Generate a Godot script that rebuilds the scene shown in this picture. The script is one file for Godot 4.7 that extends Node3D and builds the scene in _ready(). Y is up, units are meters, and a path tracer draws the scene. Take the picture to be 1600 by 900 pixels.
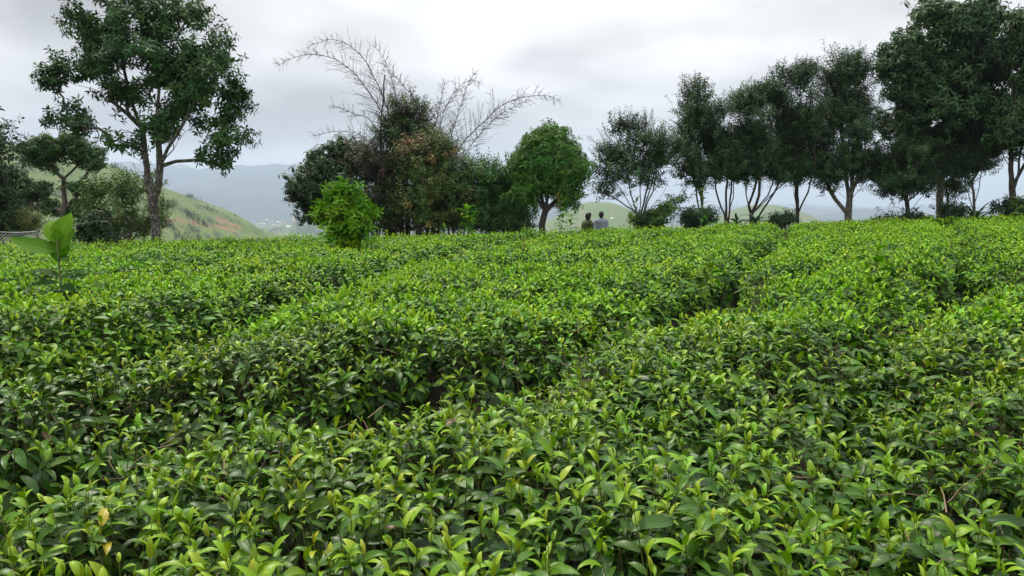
extends Node3D

# ---------------------------------------------------------------- constants
const EYE := 1.6            # camera height
const FOC := 1081.0         # focal length in photograph pixels (1600 x 900)
const PITCH := -0.12881     # camera looks a little down
const TEA := 0.75           # height of the clipped tea

var rng := RandomNumberGenerator.new()
var n1 := FastNoiseLite.new()
var n2 := FastNoiseLite.new()
var M := {}
var used := {}

# ---------------------------------------------------------------- mesh builder
class MB:
	var v := PackedVector3Array()
	var n := PackedVector3Array()
	var uv := PackedVector2Array()
	var c := PackedColorArray()
	var ix := PackedInt32Array()

	func tube(pts: PackedVector3Array, rad: PackedFloat32Array, sides: int, col: Color) -> void:
		var m := pts.size()
		if m < 2:
			return
		var t0 := (pts[1] - pts[0]).normalized()
		var side := t0.cross(Vector3(0.31, 0.11, 0.94)).normalized()
		var base := v.size()
		var along := 0.0
		for i in m:
			var t: Vector3
			if i == 0:
				t = pts[1] - pts[0]
			elif i == m - 1:
				t = pts[m - 1] - pts[m - 2]
			else:
				t = pts[i + 1] - pts[i - 1]
			t = t.normalized()
			side = (side - t * side.dot(t)).normalized()
			var up := t.cross(side)
			if i > 0:
				along += pts[i].distance_to(pts[i - 1])
			for k in sides + 1:
				var a := TAU * k / sides
				var d := side * cos(a) + up * sin(a)
				v.push_back(pts[i] + d * rad[i])
				n.push_back(d)
				uv.push_back(Vector2(float(k) / sides, along))
				c.push_back(col)
		for i in m - 1:
			for k in sides:
				var a := base + i * (sides + 1) + k
				var b := a + sides + 1
				ix.append_array([a, b, a + 1, a + 1, b, b + 1])

	# axis +Z, upper face +Y; fold lifts the margins, droop bends the tip down
	func leaf(xf: Transform3D, L: float, W: float, fold: float, droop: float, ns: int, across: int, col: Color, wave := 0.0) -> void:
		var base := v.size()
		var y := 0.0
		var z := 0.0
		var bx := xf.basis
		var half := across / 2
		for i in ns + 1:
			var t := float(i) / ns
			var ang := -droop * (t * t * 1.2 + t * 0.3)
			if i > 0:
				y += sin(ang) * L / ns
				z += cos(ang) * L / ns
			var nn := Vector3(0, cos(ang), -sin(ang))
			var w := W * 0.5 * pow(maxf(sin(PI * pow(t, 0.78)), 0.0), 0.85)
			if i == 0:
				w = W * 0.04
			for k in across + 1:
				var s := float(k - half) / half
				var lift := fold * w * absf(s) * (1.0 - 0.25 * absf(s)) + wave * W * sin(t * 9.0 + s * 2.0) * absf(s)
				var p := Vector3(s * w, y, z) + nn * lift
				var nr := (nn - Vector3(1, 0, 0) * s * fold * 0.8).normalized()
				v.push_back(xf * p)
				n.push_back((bx * nr).normalized())
				uv.push_back(Vector2(0.5 + 0.5 * s, t))
				c.push_back(col)
		var row := across + 1
		for i in ns:
			for k in across:
				var a := base + i * row + k
				if i < ns - 1:
					ix.append_array([a, a + 1, a + row, a + 1, a + row + 1, a + row])
				else:
					ix.append_array([a, a + 1, base + ns * row + half])

	func box(lo: Vector3, hi: Vector3, col: Color) -> void:
		var ax := [Vector3.RIGHT, Vector3.UP, Vector3.BACK]
		for k in 3:
			for s in [-1.0, 1.0]:
				var nn: Vector3 = ax[k] * s
				var a: Vector3 = ax[(k + 1) % 3]
				var b: Vector3 = ax[(k + 2) % 3]
				var mid := (lo + hi) * 0.5
				var h := (hi - lo) * 0.5
				var base := v.size()
				for q in [[-1, -1], [1, -1], [1, 1], [-1, 1]]:
					v.push_back(mid + h * (nn + a * q[0] + b * q[1]))
					n.push_back(nn)
					uv.push_back(Vector2(q[0], q[1]))
					c.push_back(col)
				if s > 0:
					ix.append_array([base, base + 2, base + 1, base, base + 3, base + 2])
				else:
					ix.append_array([base, base + 1, base + 2, base, base + 2, base + 3])

	func mesh() -> ArrayMesh:
		var a := []
		a.resize(Mesh.ARRAY_MAX)
		a[Mesh.ARRAY_VERTEX] = v
		a[Mesh.ARRAY_NORMAL] = n
		a[Mesh.ARRAY_TEX_UV] = uv
		a[Mesh.ARRAY_COLOR] = c
		a[Mesh.ARRAY_INDEX] = ix
		var m := ArrayMesh.new()
		m.add_surface_from_arrays(Mesh.PRIMITIVE_TRIANGLES, a)
		return m

# ---------------------------------------------------------------- scene helpers
func numbered(called: String) -> String:
	var k: int = used.get(called, 0)
	used[called] = k + 1
	return called if k == 0 else "%s_%03d" % [called, k]

func thing(called: String, label: String, category: String, at: Vector3, group := "") -> Node3D:
	var o := Node3D.new()
	o.name = numbered(called)
	add_child(o)
	o.position = at
	o.set_meta("label", label)
	o.set_meta("category", category)
	if group != "":
		o.set_meta("group", group)
	return o

func part(parent: Node3D, called: String, mesh: Mesh, mat: Material) -> MeshInstance3D:
	var o := MeshInstance3D.new()
	o.name = called
	o.mesh = mesh
	o.material_override = mat
	parent.add_child(o, true)
	return o

func many(parent: Node3D, called: String, mesh: Mesh, mat: Material, xs: Array, cs: PackedColorArray) -> void:
	if xs.is_empty():
		return
	var mm := MultiMesh.new()
	mm.transform_format = MultiMesh.TRANSFORM_3D
	mm.use_colors = true
	mm.mesh = mesh
	mm.instance_count = xs.size()
	var buf := PackedFloat32Array()
	buf.resize(xs.size() * 16)
	var q := 0
	for i in xs.size():
		var x: Transform3D = xs[i]
		var b := x.basis
		buf[q] = b.x.x; buf[q + 1] = b.y.x; buf[q + 2] = b.z.x; buf[q + 3] = x.origin.x
		buf[q + 4] = b.x.y; buf[q + 5] = b.y.y; buf[q + 6] = b.z.y; buf[q + 7] = x.origin.y
		buf[q + 8] = b.x.z; buf[q + 9] = b.y.z; buf[q + 10] = b.z.z; buf[q + 11] = x.origin.z
		buf[q + 12] = cs[i].r; buf[q + 13] = cs[i].g; buf[q + 14] = cs[i].b; buf[q + 15] = 1.0
		q += 16
	mm.buffer = buf
	var o := MultiMeshInstance3D.new()
	o.name = called
	o.multimesh = mm
	o.material_override = mat
	o.set_meta("kind", "stuff")
	parent.add_child(o, true)

# a point seen at photograph pixel (px, py), d metres ahead
func at(px: float, py: float, d: float) -> Vector3:
	var r := Vector3((px - 800.0) / FOC, -(py - 450.0) / FOC, -1.0).rotated(Vector3.RIGHT, PITCH)
	return Vector3(0, EYE, 0) + r * (d / -r.z)

func rnd(a: float, b: float) -> float:
	return rng.randf_range(a, b)

func aim(yaw: float, el: float, roll := 0.0) -> Basis:
	var f := Vector3(sin(yaw) * cos(el), sin(el), cos(yaw) * cos(el))
	var up := Vector3(-sin(yaw) * sin(el), cos(el), -cos(yaw) * sin(el))
	if roll != 0.0:
		up = up.rotated(f, roll)
	return Basis(up.cross(f), up, f)

func ss(a: float, b: float, x: float) -> float:
	return smoothstep(a, b, x)

# ---------------------------------------------------------------- terrain
func crest(x: float) -> float:
	return lerpf(13.2, 21.0, clampf((x + 9.0) / 24.0, 0.0, 1.0))

func near_h(x: float, z: float) -> float:
	var d := -z
	var h := 0.006 * x if x < 0.0 else 0.019 * x
	h += 0.04 * n1.get_noise_2d(x * 6.0, z * 6.0)
	var b := d - crest(x)
	if b > 0.0:
		h -= minf(0.032 * b * b, 0.032 * 36.0 + (b - 6.0) * 0.3) if b > 6.0 else 0.032 * b * b
	return h

func far_h(x: float, z: float) -> float:
	var d := Vector2(x, z).length()
	var f := n1.get_noise_2d(x * 0.05, z * 0.05)
	var valley := -18.0 - 70.0 * ss(80.0, 900.0, d) + 16.0 * f * ss(150.0, 900.0, d)
	# long spur with its road
	var r := sqrt(pow(x + 282.0, 2.0) + pow(z + 372.0, 2.0) + 70.0 * 70.0)
	var g := n2.get_noise_2d(x * 0.35, z * 0.35)
	var spur := 71.0 - 0.56 * r + 3.5 * g * ss(0.0, 60.0, r)
	# two pale round hills beyond the tea
	var q1 := Vector2((x - 118.0) / 110.0, (z + 1010.0) / 260.0).length_squared()
	var q2 := Vector2((x - 395.0) / 130.0, (z + 1080.0) / 240.0).length_squared()
	var q3 := Vector2((x + 330.0) / 300.0, (z + 1500.0) / 160.0).length_squared()
	var hills := 82.0 * exp(-q1 * 1.1) + 74.0 * exp(-q2 * 1.2) + 34.0 * exp(-q3) * (1.0 + 0.5 * g)
	var mtn := 0.0
	if d > 2600.0:
		var a := x / maxf(-z, 1.0)
		var tall := 440.0 * ss(0.2, -0.35, a) - 30.0
		var rg := absf(n2.get_noise_2d(x * 0.012, z * 0.012))
		mtn = tall * ss(2600.0, 6200.0, d) * (0.72 + 0.2 * n1.get_noise_2d(x * 0.011 + 40.0, z * 0.011) + 0.16 * rg)
		mtn += 90.0 * (n2.get_noise_2d(x * 0.02, z * 0.02)) * ss(2700.0, 3600.0, d)
	return maxf(valley + hills + mtn, spur)

func ground_h(x: float, z: float) -> float:
	var d := Vector2(x, z).length()
	if d < 26.0 and z > -26.0:
		return near_h(x, z)
	var k := ss(30.0, 120.0, d)
	var a := near_h(x, z) if d < 122.0 else 0.0
	return lerpf(maxf(a, -20.0), far_h(x, z), k)

func hit(px: float, py: float) -> Vector3:
	var eye := Vector3(0, EYE, 0)
	var r := (at(px, py, 1.0) - eye).normalized()
	var t := 120.0
	while t < 9000.0:
		var p := eye + r * t
		if p.y < ground_h(p.x, p.z):
			break
		t *= 1.006
	return eye + r * t

func seg_dist(p: Vector2, line: PackedVector2Array) -> float:
	var best := 1e9
	for i in line.size() - 1:
		best = minf(best, p.distance_to(Geometry2D.get_closest_point_to_segment(p, line[i], line[i + 1])))
	return best

func build_terrain() -> void:
	var road := PackedVector2Array()
	for q in [[205, 334], [255, 343], [300, 350], [335, 354], [372, 362]]:
		var p := hit(q[0], q[1])
		road.push_back(Vector2(p.x, p.z))
	var scar: Array = []
	for q in [[345, 345, 3.6], [355, 350, 3.8], [366, 355, 3.0], [352, 358, 2.6]]:
		var p := hit(q[0], q[1])
		scar.push_back([Vector2(p.x, p.z), q[2]])
	var ang := PackedFloat32Array()
	var a := -180.0
	while a < 180.0:
		ang.push_back(deg_to_rad(a))
		a += 0.2 if absf(a + 0.05) < 46.0 else 4.0
	ang.push_back(PI)
	var rad := PackedFloat32Array([0.0])
	var r := 0.6
	while r < 9200.0:
		rad.push_back(r)
		r *= 1.03 if r < 240.0 else (1.011 if r < 480.0 else 1.025)
	var na := ang.size()
	var nr := rad.size()
	var pos := PackedVector3Array()
	var col := PackedColorArray()
	pos.resize(na * nr)
	col.resize(na * nr)
	for i in nr:
		for j in na:
			var x := sin(ang[j]) * rad[i]
			var z := -cos(ang[j]) * rad[i]
			var h := ground_h(x, z)
			pos[i * na + j] = Vector3(x, h, z)
			var c := Color(0.03, 0.022, 0.014)
			var d: float = rad[i]
			if d > 24.0:
				var f := n1.get_noise_2d(x * 0.5, z * 0.5)
				var g := n2.get_noise_2d(x * 0.9, z * 0.9)
				c = Color(0.075, 0.13, 0.03).lerp(Color(0.12, 0.17, 0.045), clampf(0.5 + f * 0.9, 0, 1))
				if d < 520.0:
					var e := n2.get_noise_2d(x * 3.0, z * 3.0)
					if g + 0.5 * e > 0.34:
						c = c.lerp(Color(0.03, 0.06, 0.02), 0.8)
					if e < -0.42:
						c = c.lerp(Color(0.2, 0.2, 0.08), 0.6)
					var p2 := Vector2(x, z)
					if d > 150.0 and d < 500.0 and x < -60.0:
						var w := 0.7 + 0.9 * e
						var soil := 1.0 - ss(w, w + 1.2, seg_dist(p2, road))
						for s in scar:
							var rr: float = s[1] * (1.0 + 0.9 * e + 0.5 * g)
							soil = maxf(soil, 1.0 - ss(rr * 0.8, rr * 1.1, p2.distance_to(s[0])))
						c = c.lerp(Color(0.2, 0.1, 0.06).lerp(Color(0.26, 0.16, 0.1), clampf(0.5 + e, 0, 1)), soil)
				elif d < 2600.0:
					var w2 := n2.get_noise_2d(x * 0.25, z * 0.25)
					if w2 > 0.08:
						c = Color(0.025, 0.05, 0.022)
					elif w2 < -0.3:
						c = Color(0.17, 0.19, 0.08)
					if Vector2(x - 118.0, z + 1010.0).length() < 260.0 or Vector2(x - 395.0, z + 1080.0).length() < 260.0:
						c = Color(0.10, 0.17, 0.05).lerp(Color(0.16, 0.17, 0.085), clampf(0.1 + 1.6 * g, 0, 1))
				else:
					c = Color(0.02, 0.04, 0.03).lerp(Color(0.045, 0.07, 0.05), clampf(0.5 + g, 0, 1))
			col[i * na + j] = c
	var nor := PackedVector3Array()
	nor.resize(na * nr)
	for i in nr:
		for j in na:
			var i0 := maxi(i - 1, 0)
			var i1 := mini(i + 1, nr - 1)
			var dj := pos[i * na + mini(j + 1, na - 1)] - pos[i * na + maxi(j - 1, 0)]
			var nn := dj.cross(pos[i1 * na + j] - pos[i0 * na + j])
			nor[i * na + j] = nn.normalized() * (1.0 if nn.y > 0.0 else -1.0) if nn.length() > 1e-9 else Vector3.UP
	var idx := {"ground": PackedInt32Array(), "hill": PackedInt32Array(), "valley": PackedInt32Array(), "mountains": PackedInt32Array()}
	for i in nr - 1:
		var mid := 0.5 * (rad[i] + rad[i + 1])
		for j in na - 1:
			var k := i * na + j
			var which := "ground"
			if mid > 2900.0:
				which = "mountains"
			elif mid > 110.0:
				which = "valley"
				var p := pos[k]
				if mid < 900.0 and p.x < -40.0 and Vector2(p.x + 282.0, p.z + 372.0).length() < 230.0:
					which = "hill"
			idx[which].append_array([k, k + na, k + 1, k + 1, k + na, k + na + 1])
	for which in idx:
		var arr := []
		arr.resize(Mesh.ARRAY_MAX)
		# keep only the vertices that this piece uses
		var map := {}
		var pv := PackedVector3Array()
		var pn := PackedVector3Array()
		var pc := PackedColorArray()
		var pi := PackedInt32Array()
		for k in idx[which]:
			if not map.has(k):
				map[k] = pv.size()
				pv.push_back(pos[k])
				pn.push_back(nor[k])
				pc.push_back(col[k])
			pi.push_back(map[k])
		arr[Mesh.ARRAY_VERTEX] = pv
		arr[Mesh.ARRAY_NORMAL] = pn
		arr[Mesh.ARRAY_COLOR] = pc
		arr[Mesh.ARRAY_INDEX] = pi
		var m := ArrayMesh.new()
		m.add_surface_from_arrays(Mesh.PRIMITIVE_TRIANGLES, arr)
		var o := part(self, which, m, M.soil if which == "ground" else M.land)
		o.set_meta("kind", "structure")
		o.set_meta("label", {"ground": "dark brown soil under the tea bushes", "hill": "green grassy hill with a red earth road cut", "valley": "hazy green valley floor with pale round hills", "mountains": "blue hazy mountain range beyond the valley"}[which])
		o.set_meta("category", {"ground": "ground", "hill": "hill", "valley": "valley", "mountains": "mountains"}[which])

# ---------------------------------------------------------------- materials
func noise_tex(freq: float, stops: Array, seed_: int, size := 256, normal := false, bump := 4.0) -> NoiseTexture2D:
	var nz := FastNoiseLite.new()
	nz.seed = seed_
	nz.frequency = freq
	nz.fractal_octaves = 5
	var t := NoiseTexture2D.new()
	t.width = size
	t.height = size
	t.seamless = true
	t.noise = nz
	if normal:
		t.as_normal_map = true
		t.bump_strength = bump
	else:
		var g := Gradient.new()
		var off := PackedFloat32Array()
		var cc := PackedColorArray()
		for s in stops:
			off.push_back(s[0])
			cc.push_back((s[1] as Color).linear_to_srgb())
		g.offsets = off
		g.colors = cc
		t.color_ramp = g
	return t

func bark(a: Color, b: Color, c: Color, sd: int) -> StandardMaterial3D:
	var m := StandardMaterial3D.new()
	m.albedo_texture = noise_tex(0.03, [[0.2, a], [0.5, b], [0.62, b], [0.72, c]], sd)
	m.uv1_triplanar = true
	m.uv1_scale = Vector3(2.2, 1.1, 2.2)
	m.normal_enabled = true
	m.normal_texture = noise_tex(0.05, [], sd + 5, 256, true, 9.0)
	m.normal_scale = 1.2
	m.roughness = 0.9
	return m

func leaf_mat(rough: float, back: Color, spec := 0.5) -> StandardMaterial3D:
	var m := StandardMaterial3D.new()
	m.vertex_color_use_as_albedo = true
	m.roughness = rough
	m.metallic_specular = spec
	m.backlight_enabled = true
	m.backlight = back
	m.cull_mode = BaseMaterial3D.CULL_DISABLED
	return m

func vein_textures(m: StandardMaterial3D) -> void:
	var w := 64
	var h := 160
	var im := Image.create(w, h, false, Image.FORMAT_RGB8)
	var bm := Image.create(w, h, false, Image.FORMAT_RGB8)
	for y in h:
		for x in w:
			var s := absf((x + 0.5) / w - 0.5) * 2.0
			var t := (y + 0.5) / h
			var mid := exp(-pow(s / 0.05, 2.0))
			var ph := (t - s * 0.17) * 9.0
			var side := exp(-pow((ph - round(ph)) / 0.10, 2.0)) * (1.0 - s)
			var bl := n1.get_noise_2d(x * 9.0, y * 9.0) * 0.5 + n2.get_noise_2d(x * 40.0, y * 40.0) * 0.3
			var g := clampf(0.84 + 0.08 * bl + 0.14 * mid + 0.05 * side, 0.0, 1.0)
			im.set_pixel(x, y, Color(clampf(g + 0.04 * mid, 0, 1), g, g * 0.96))
			var q := clampf(0.6 - 0.45 * mid - 0.22 * side + 0.08 * bl, 0.0, 1.0)
			bm.set_pixel(x, y, Color(q, q, q))
	bm.bump_map_to_normal_map(2.2)
	m.albedo_texture = ImageTexture.create_from_image(im)
	m.normal_enabled = true
	m.normal_texture = ImageTexture.create_from_image(bm)
	m.normal_scale = 0.8

func make_materials() -> void:
	M.tea = leaf_mat(0.44, Color(0.5, 0.56, 0.09), 0.28)
	M.tea_near = leaf_mat(0.38, Color(0.5, 0.56, 0.09), 0.34)
	vein_textures(M.tea_near)
	M.foliage = leaf_mat(0.5, Color(0.42, 0.5, 0.16), 0.3)
	M.soft = leaf_mat(0.5, Color(0.6, 0.75, 0.25))
	M.big = leaf_mat(0.55, Color(0.7, 0.85, 0.12), 0.15)
	vein_textures(M.big)
	M.twig = StandardMaterial3D.new()
	M.twig.albedo_texture = noise_tex(0.06, [[0.2, Color(0.045, 0.03, 0.02)], [0.55, Color(0.085, 0.06, 0.038)], [0.8, Color(0.17, 0.13, 0.09)]], 31)
	M.twig.uv1_triplanar = true
	M.twig.uv1_scale = Vector3(5, 5, 5)
	M.twig.roughness = 0.9
	M.bark_grey = bark(Color(0.03, 0.024, 0.018), Color(0.075, 0.06, 0.047), Color(0.3, 0.29, 0.26), 41)
	M.bark_pale = bark(Color(0.07, 0.058, 0.045), Color(0.13, 0.11, 0.085), Color(0.27, 0.24, 0.2), 42)
	M.bark_dark = bark(Color(0.025, 0.02, 0.016), Color(0.05, 0.04, 0.03), Color(0.11, 0.1, 0.085), 43)
	M.dead = StandardMaterial3D.new()
	M.dead.albedo_color = Color(0.055, 0.045, 0.04).linear_to_srgb()
	M.dead.roughness = 0.85
	M.stem = StandardMaterial3D.new()
	M.stem.albedo_color = Color(0.11, 0.13, 0.04).linear_to_srgb()
	M.stem.roughness = 0.7
	M.soil = StandardMaterial3D.new()
	M.soil.vertex_color_use_as_albedo = true
	M.soil.albedo_texture = noise_tex(0.04, [[0.2, Color(0.35, 0.33, 0.3)], [0.5, Color(0.7, 0.68, 0.64)], [0.75, Color(1, 0.96, 0.88)]], 51, 512)
	M.soil.uv1_triplanar = true
	M.soil.uv1_world_triplanar = true
	M.soil.uv1_scale = Vector3(0.8, 0.8, 0.8)
	M.soil.roughness = 1.0
	M.land = StandardMaterial3D.new()
	M.land.vertex_color_use_as_albedo = true
	M.land.albedo_texture = noise_tex(0.05, [[0.25, Color(0.5, 0.52, 0.45)], [0.5, Color(0.8, 0.8, 0.78)], [0.7, Color(1, 1, 0.95)]], 52, 512)
	M.land.uv1_triplanar = true
	M.land.uv1_world_triplanar = true
	M.land.uv1_scale = Vector3(0.025, 0.025, 0.025)
	M.land.roughness = 1.0

# ---------------------------------------------------------------- tea
const OLD := Color(0.016, 0.056, 0.012)
const MIDL := Color(0.064, 0.165, 0.009)
const YOUNG := Color(0.225, 0.415, 0.011)
const BUD := Color(0.36, 0.46, 0.03)

func tea_color(t: float) -> Color:
	var c: Color
	if t < 0.45:
		c = OLD.lerp(MIDL, t / 0.45)
	elif t < 0.85:
		c = MIDL.lerp(YOUNG, (t - 0.45) / 0.4)
	else:
		c = YOUNG.lerp(BUD, (t - 0.85) / 0.15)
	return c

# leaves of a shoot: [Transform3D (unit leaf), length, age 0..1, droop, fold]
func shoot_leaves(kind: int) -> Array:
	var out := []
	if kind == 1:                                  # old leaves that spread flat below the table
		for i in 6:
			var yaw := i * 2.4 + rnd(-0.5, 0.5)
			var el := rnd(-0.5, 0.35)
			out.push_back([Transform3D(aim(yaw, el, rnd(-0.5, 0.5)), Vector3(sin(yaw) * 0.02, rnd(-0.05, 0.03), cos(yaw) * 0.02)), rnd(0.055, 0.09), rnd(0.0, 0.58), rnd(0.2, 1.0), rnd(0.1, 0.5)])
		return out
	var nn := rng.randi_range(4, 6)
	var h := rnd(0.035, 0.10)
	var tone := rnd(-0.15, 0.12)
	for i in nn:
		var t := float(i) / (nn - 1)
		var yaw := i * 2.4 + rnd(-0.4, 0.4)
		var el := lerpf(rnd(0.0, 0.65), rnd(0.75, 1.35), pow(t, 1.2))
		var L := lerpf(rnd(0.055, 0.085), rnd(0.03, 0.045), t)
		var age := clampf(lerpf(0.22, 0.94, t) + tone + rnd(-0.1, 0.1), 0.05, 0.97)
		out.push_back([Transform3D(aim(yaw, el, rnd(-0.35, 0.35)), Vector3(0, h * t, 0)), L, age, lerpf(rnd(0.3, 1.1), rnd(0.0, 0.5), t), rnd(0.25, 0.75)])
	if rng.randf() < 0.7:
		out.push_back([Transform3D(aim(rnd(0, TAU), 1.35), Vector3(0, h, 0)), rnd(0.022, 0.036), 0.97, 0.1, 1.2])
	return out

func shoot_mesh(leaves: Array, ns: int, stem := true) -> ArrayMesh:
	var b := MB.new()
	var top := 0.0
	for l in leaves:
		var col: Color = tea_color(l[2])
		var w: float = l[1] * (0.41 if l[4] < 1.0 else 0.2)
		b.leaf(l[0], l[1], w, l[4], l[3], ns, 2, col)
		top = maxf(top, l[0].origin.y)
	if stem:
		b.tube(PackedVector3Array([Vector3(0, -0.10, 0), Vector3(0.004, 0, 0), Vector3(0, top, 0)]), PackedFloat32Array([0.0022, 0.0018, 0.001]), 3, Color(0.09, 0.1, 0.03))
	return b.mesh()

# furrows between the rows, in (x, z)
var furrows: Array = []

func add_furrow(pts: Array, width: float) -> void:
	var line := PackedVector2Array()
	var wide := PackedFloat32Array()
	for p in pts:
		line.push_back(Vector2(p[0], -p[1]))
		wide.push_back(width * (p[2] if p.size() > 2 else 1.0))
	furrows.push_back([line, wide])

func furrow_gap(x: float, z: float) -> float:      # distance to the edge of the nearest furrow; negative inside
	var best := 1e9
	var p := Vector2(x, z)
	for k in furrows.size():
		var f = furrows[k]
		var line: PackedVector2Array = f[0]
		var dist := 1e9
		var wd := 0.0
		for i in line.size() - 1:
			var q := Geometry2D.get_closest_point_to_segment(p, line[i], line[i + 1])
			var ds := p.distance_to(q)
			if ds < dist:
				dist = ds
				wd = lerpf(f[1][i], f[1][i + 1], q.distance_to(line[i]) / line[i].distance_to(line[i + 1]))
		var w: float = wd * (1.0 + 0.55 * n1.get_noise_2d(x * 14.0 + 31.0 * k, z * 14.0)) + 0.05 * n2.get_noise_2d(x * 60.0, z * 60.0)
		best = minf(best, dist - w)
	return best

# the row beyond an open furrow stands a little higher than the row before it
func bank(x: float, z: float) -> float:
	var p := Vector2(x, z)
	var up := 0.0
	var down := 0.0
	for k in 3:
		var line: PackedVector2Array = furrows[k][0]
		var dist := 1e9
		var wd := 0.0
		var sd := 0.0
		for i in line.size() - 1:
			var q := Geometry2D.get_closest_point_to_segment(p, line[i], line[i + 1])
			var ds := p.distance_to(q)
			if ds < dist:
				dist = ds
				wd = lerpf(furrows[k][1][i], furrows[k][1][i + 1], q.distance_to(line[i]) / line[i].distance_to(line[i + 1]))
				sd = (line[i + 1] - line[i]).cross(p - line[i])
		if sd < 0.0:
			up = maxf(up, 0.25 * wd * (1.0 - ss(0.4, 1.5, dist)))
		else:
			down = maxf(down, 0.30 * wd * (1.0 - ss(0.3, 1.1, dist)))
	return up - down

func table_h(x: float, z: float) -> float:
	return near_h(x, z) + TEA + 0.07 * n1.get_noise_2d(x * 14.0, z * 14.0) + 0.06 * n2.get_noise_2d(x * 34.0, z * 34.0)

func bush_branches(sd: int) -> ArrayMesh:
	rng.seed = sd
	var b := MB.new()
	var col := Color(1, 1, 1)
	for s in 6:
		var yaw := TAU * s / 6.0 + rnd(-0.4, 0.4)
		var foot := Vector3(sin(yaw), 0, cos(yaw)) * 0.05
		var knee := Vector3(sin(yaw), 0, cos(yaw)) * rnd(0.14, 0.24) + Vector3(0, rnd(0.2, 0.3), 0)
		b.tube(PackedVector3Array([foot - Vector3(0, 0.05, 0), foot.lerp(knee, 0.5) + Vector3(rnd(-0.02, 0.02), 0.03, rnd(-0.02, 0.02)), knee]), PackedFloat32Array([0.022, 0.018, 0.014]), 5, col)
		for k in 4:
			var y2 := yaw + rnd(-1.0, 1.0)
			var tip := knee + Vector3(sin(y2), 0, cos(y2)) * rnd(0.08, 0.26) + Vector3(0, rnd(0.16, 0.28), 0)
			b.tube(PackedVector3Array([knee, knee.lerp(tip, 0.5) + Vector3(rnd(-0.03, 0.03), rnd(-0.02, 0.04), rnd(-0.03, 0.03)), tip]), PackedFloat32Array([0.011, 0.008, 0.006]), 4, col)
			for j in 7:
				var y3 := rnd(0, TAU)
				var st := knee.lerp(tip, rnd(0.4, 1.0))
				var e := st + Vector3(sin(y3), 0, cos(y3)) * rnd(0.03, 0.16)
				e.y = rnd(0.54, 0.70)
				b.tube(PackedVector3Array([st, st.lerp(e, 0.35) + Vector3(rnd(-0.04, 0.04), rnd(-0.01, 0.02), rnd(-0.04, 0.04)), st.lerp(e, 0.7) + Vector3(rnd(-0.04, 0.04), rnd(-0.01, 0.02), rnd(-0.04, 0.04)), e]), PackedFloat32Array([0.0036, 0.003, 0.0024, 0.0016]), 3, col)
	return b.mesh()

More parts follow.
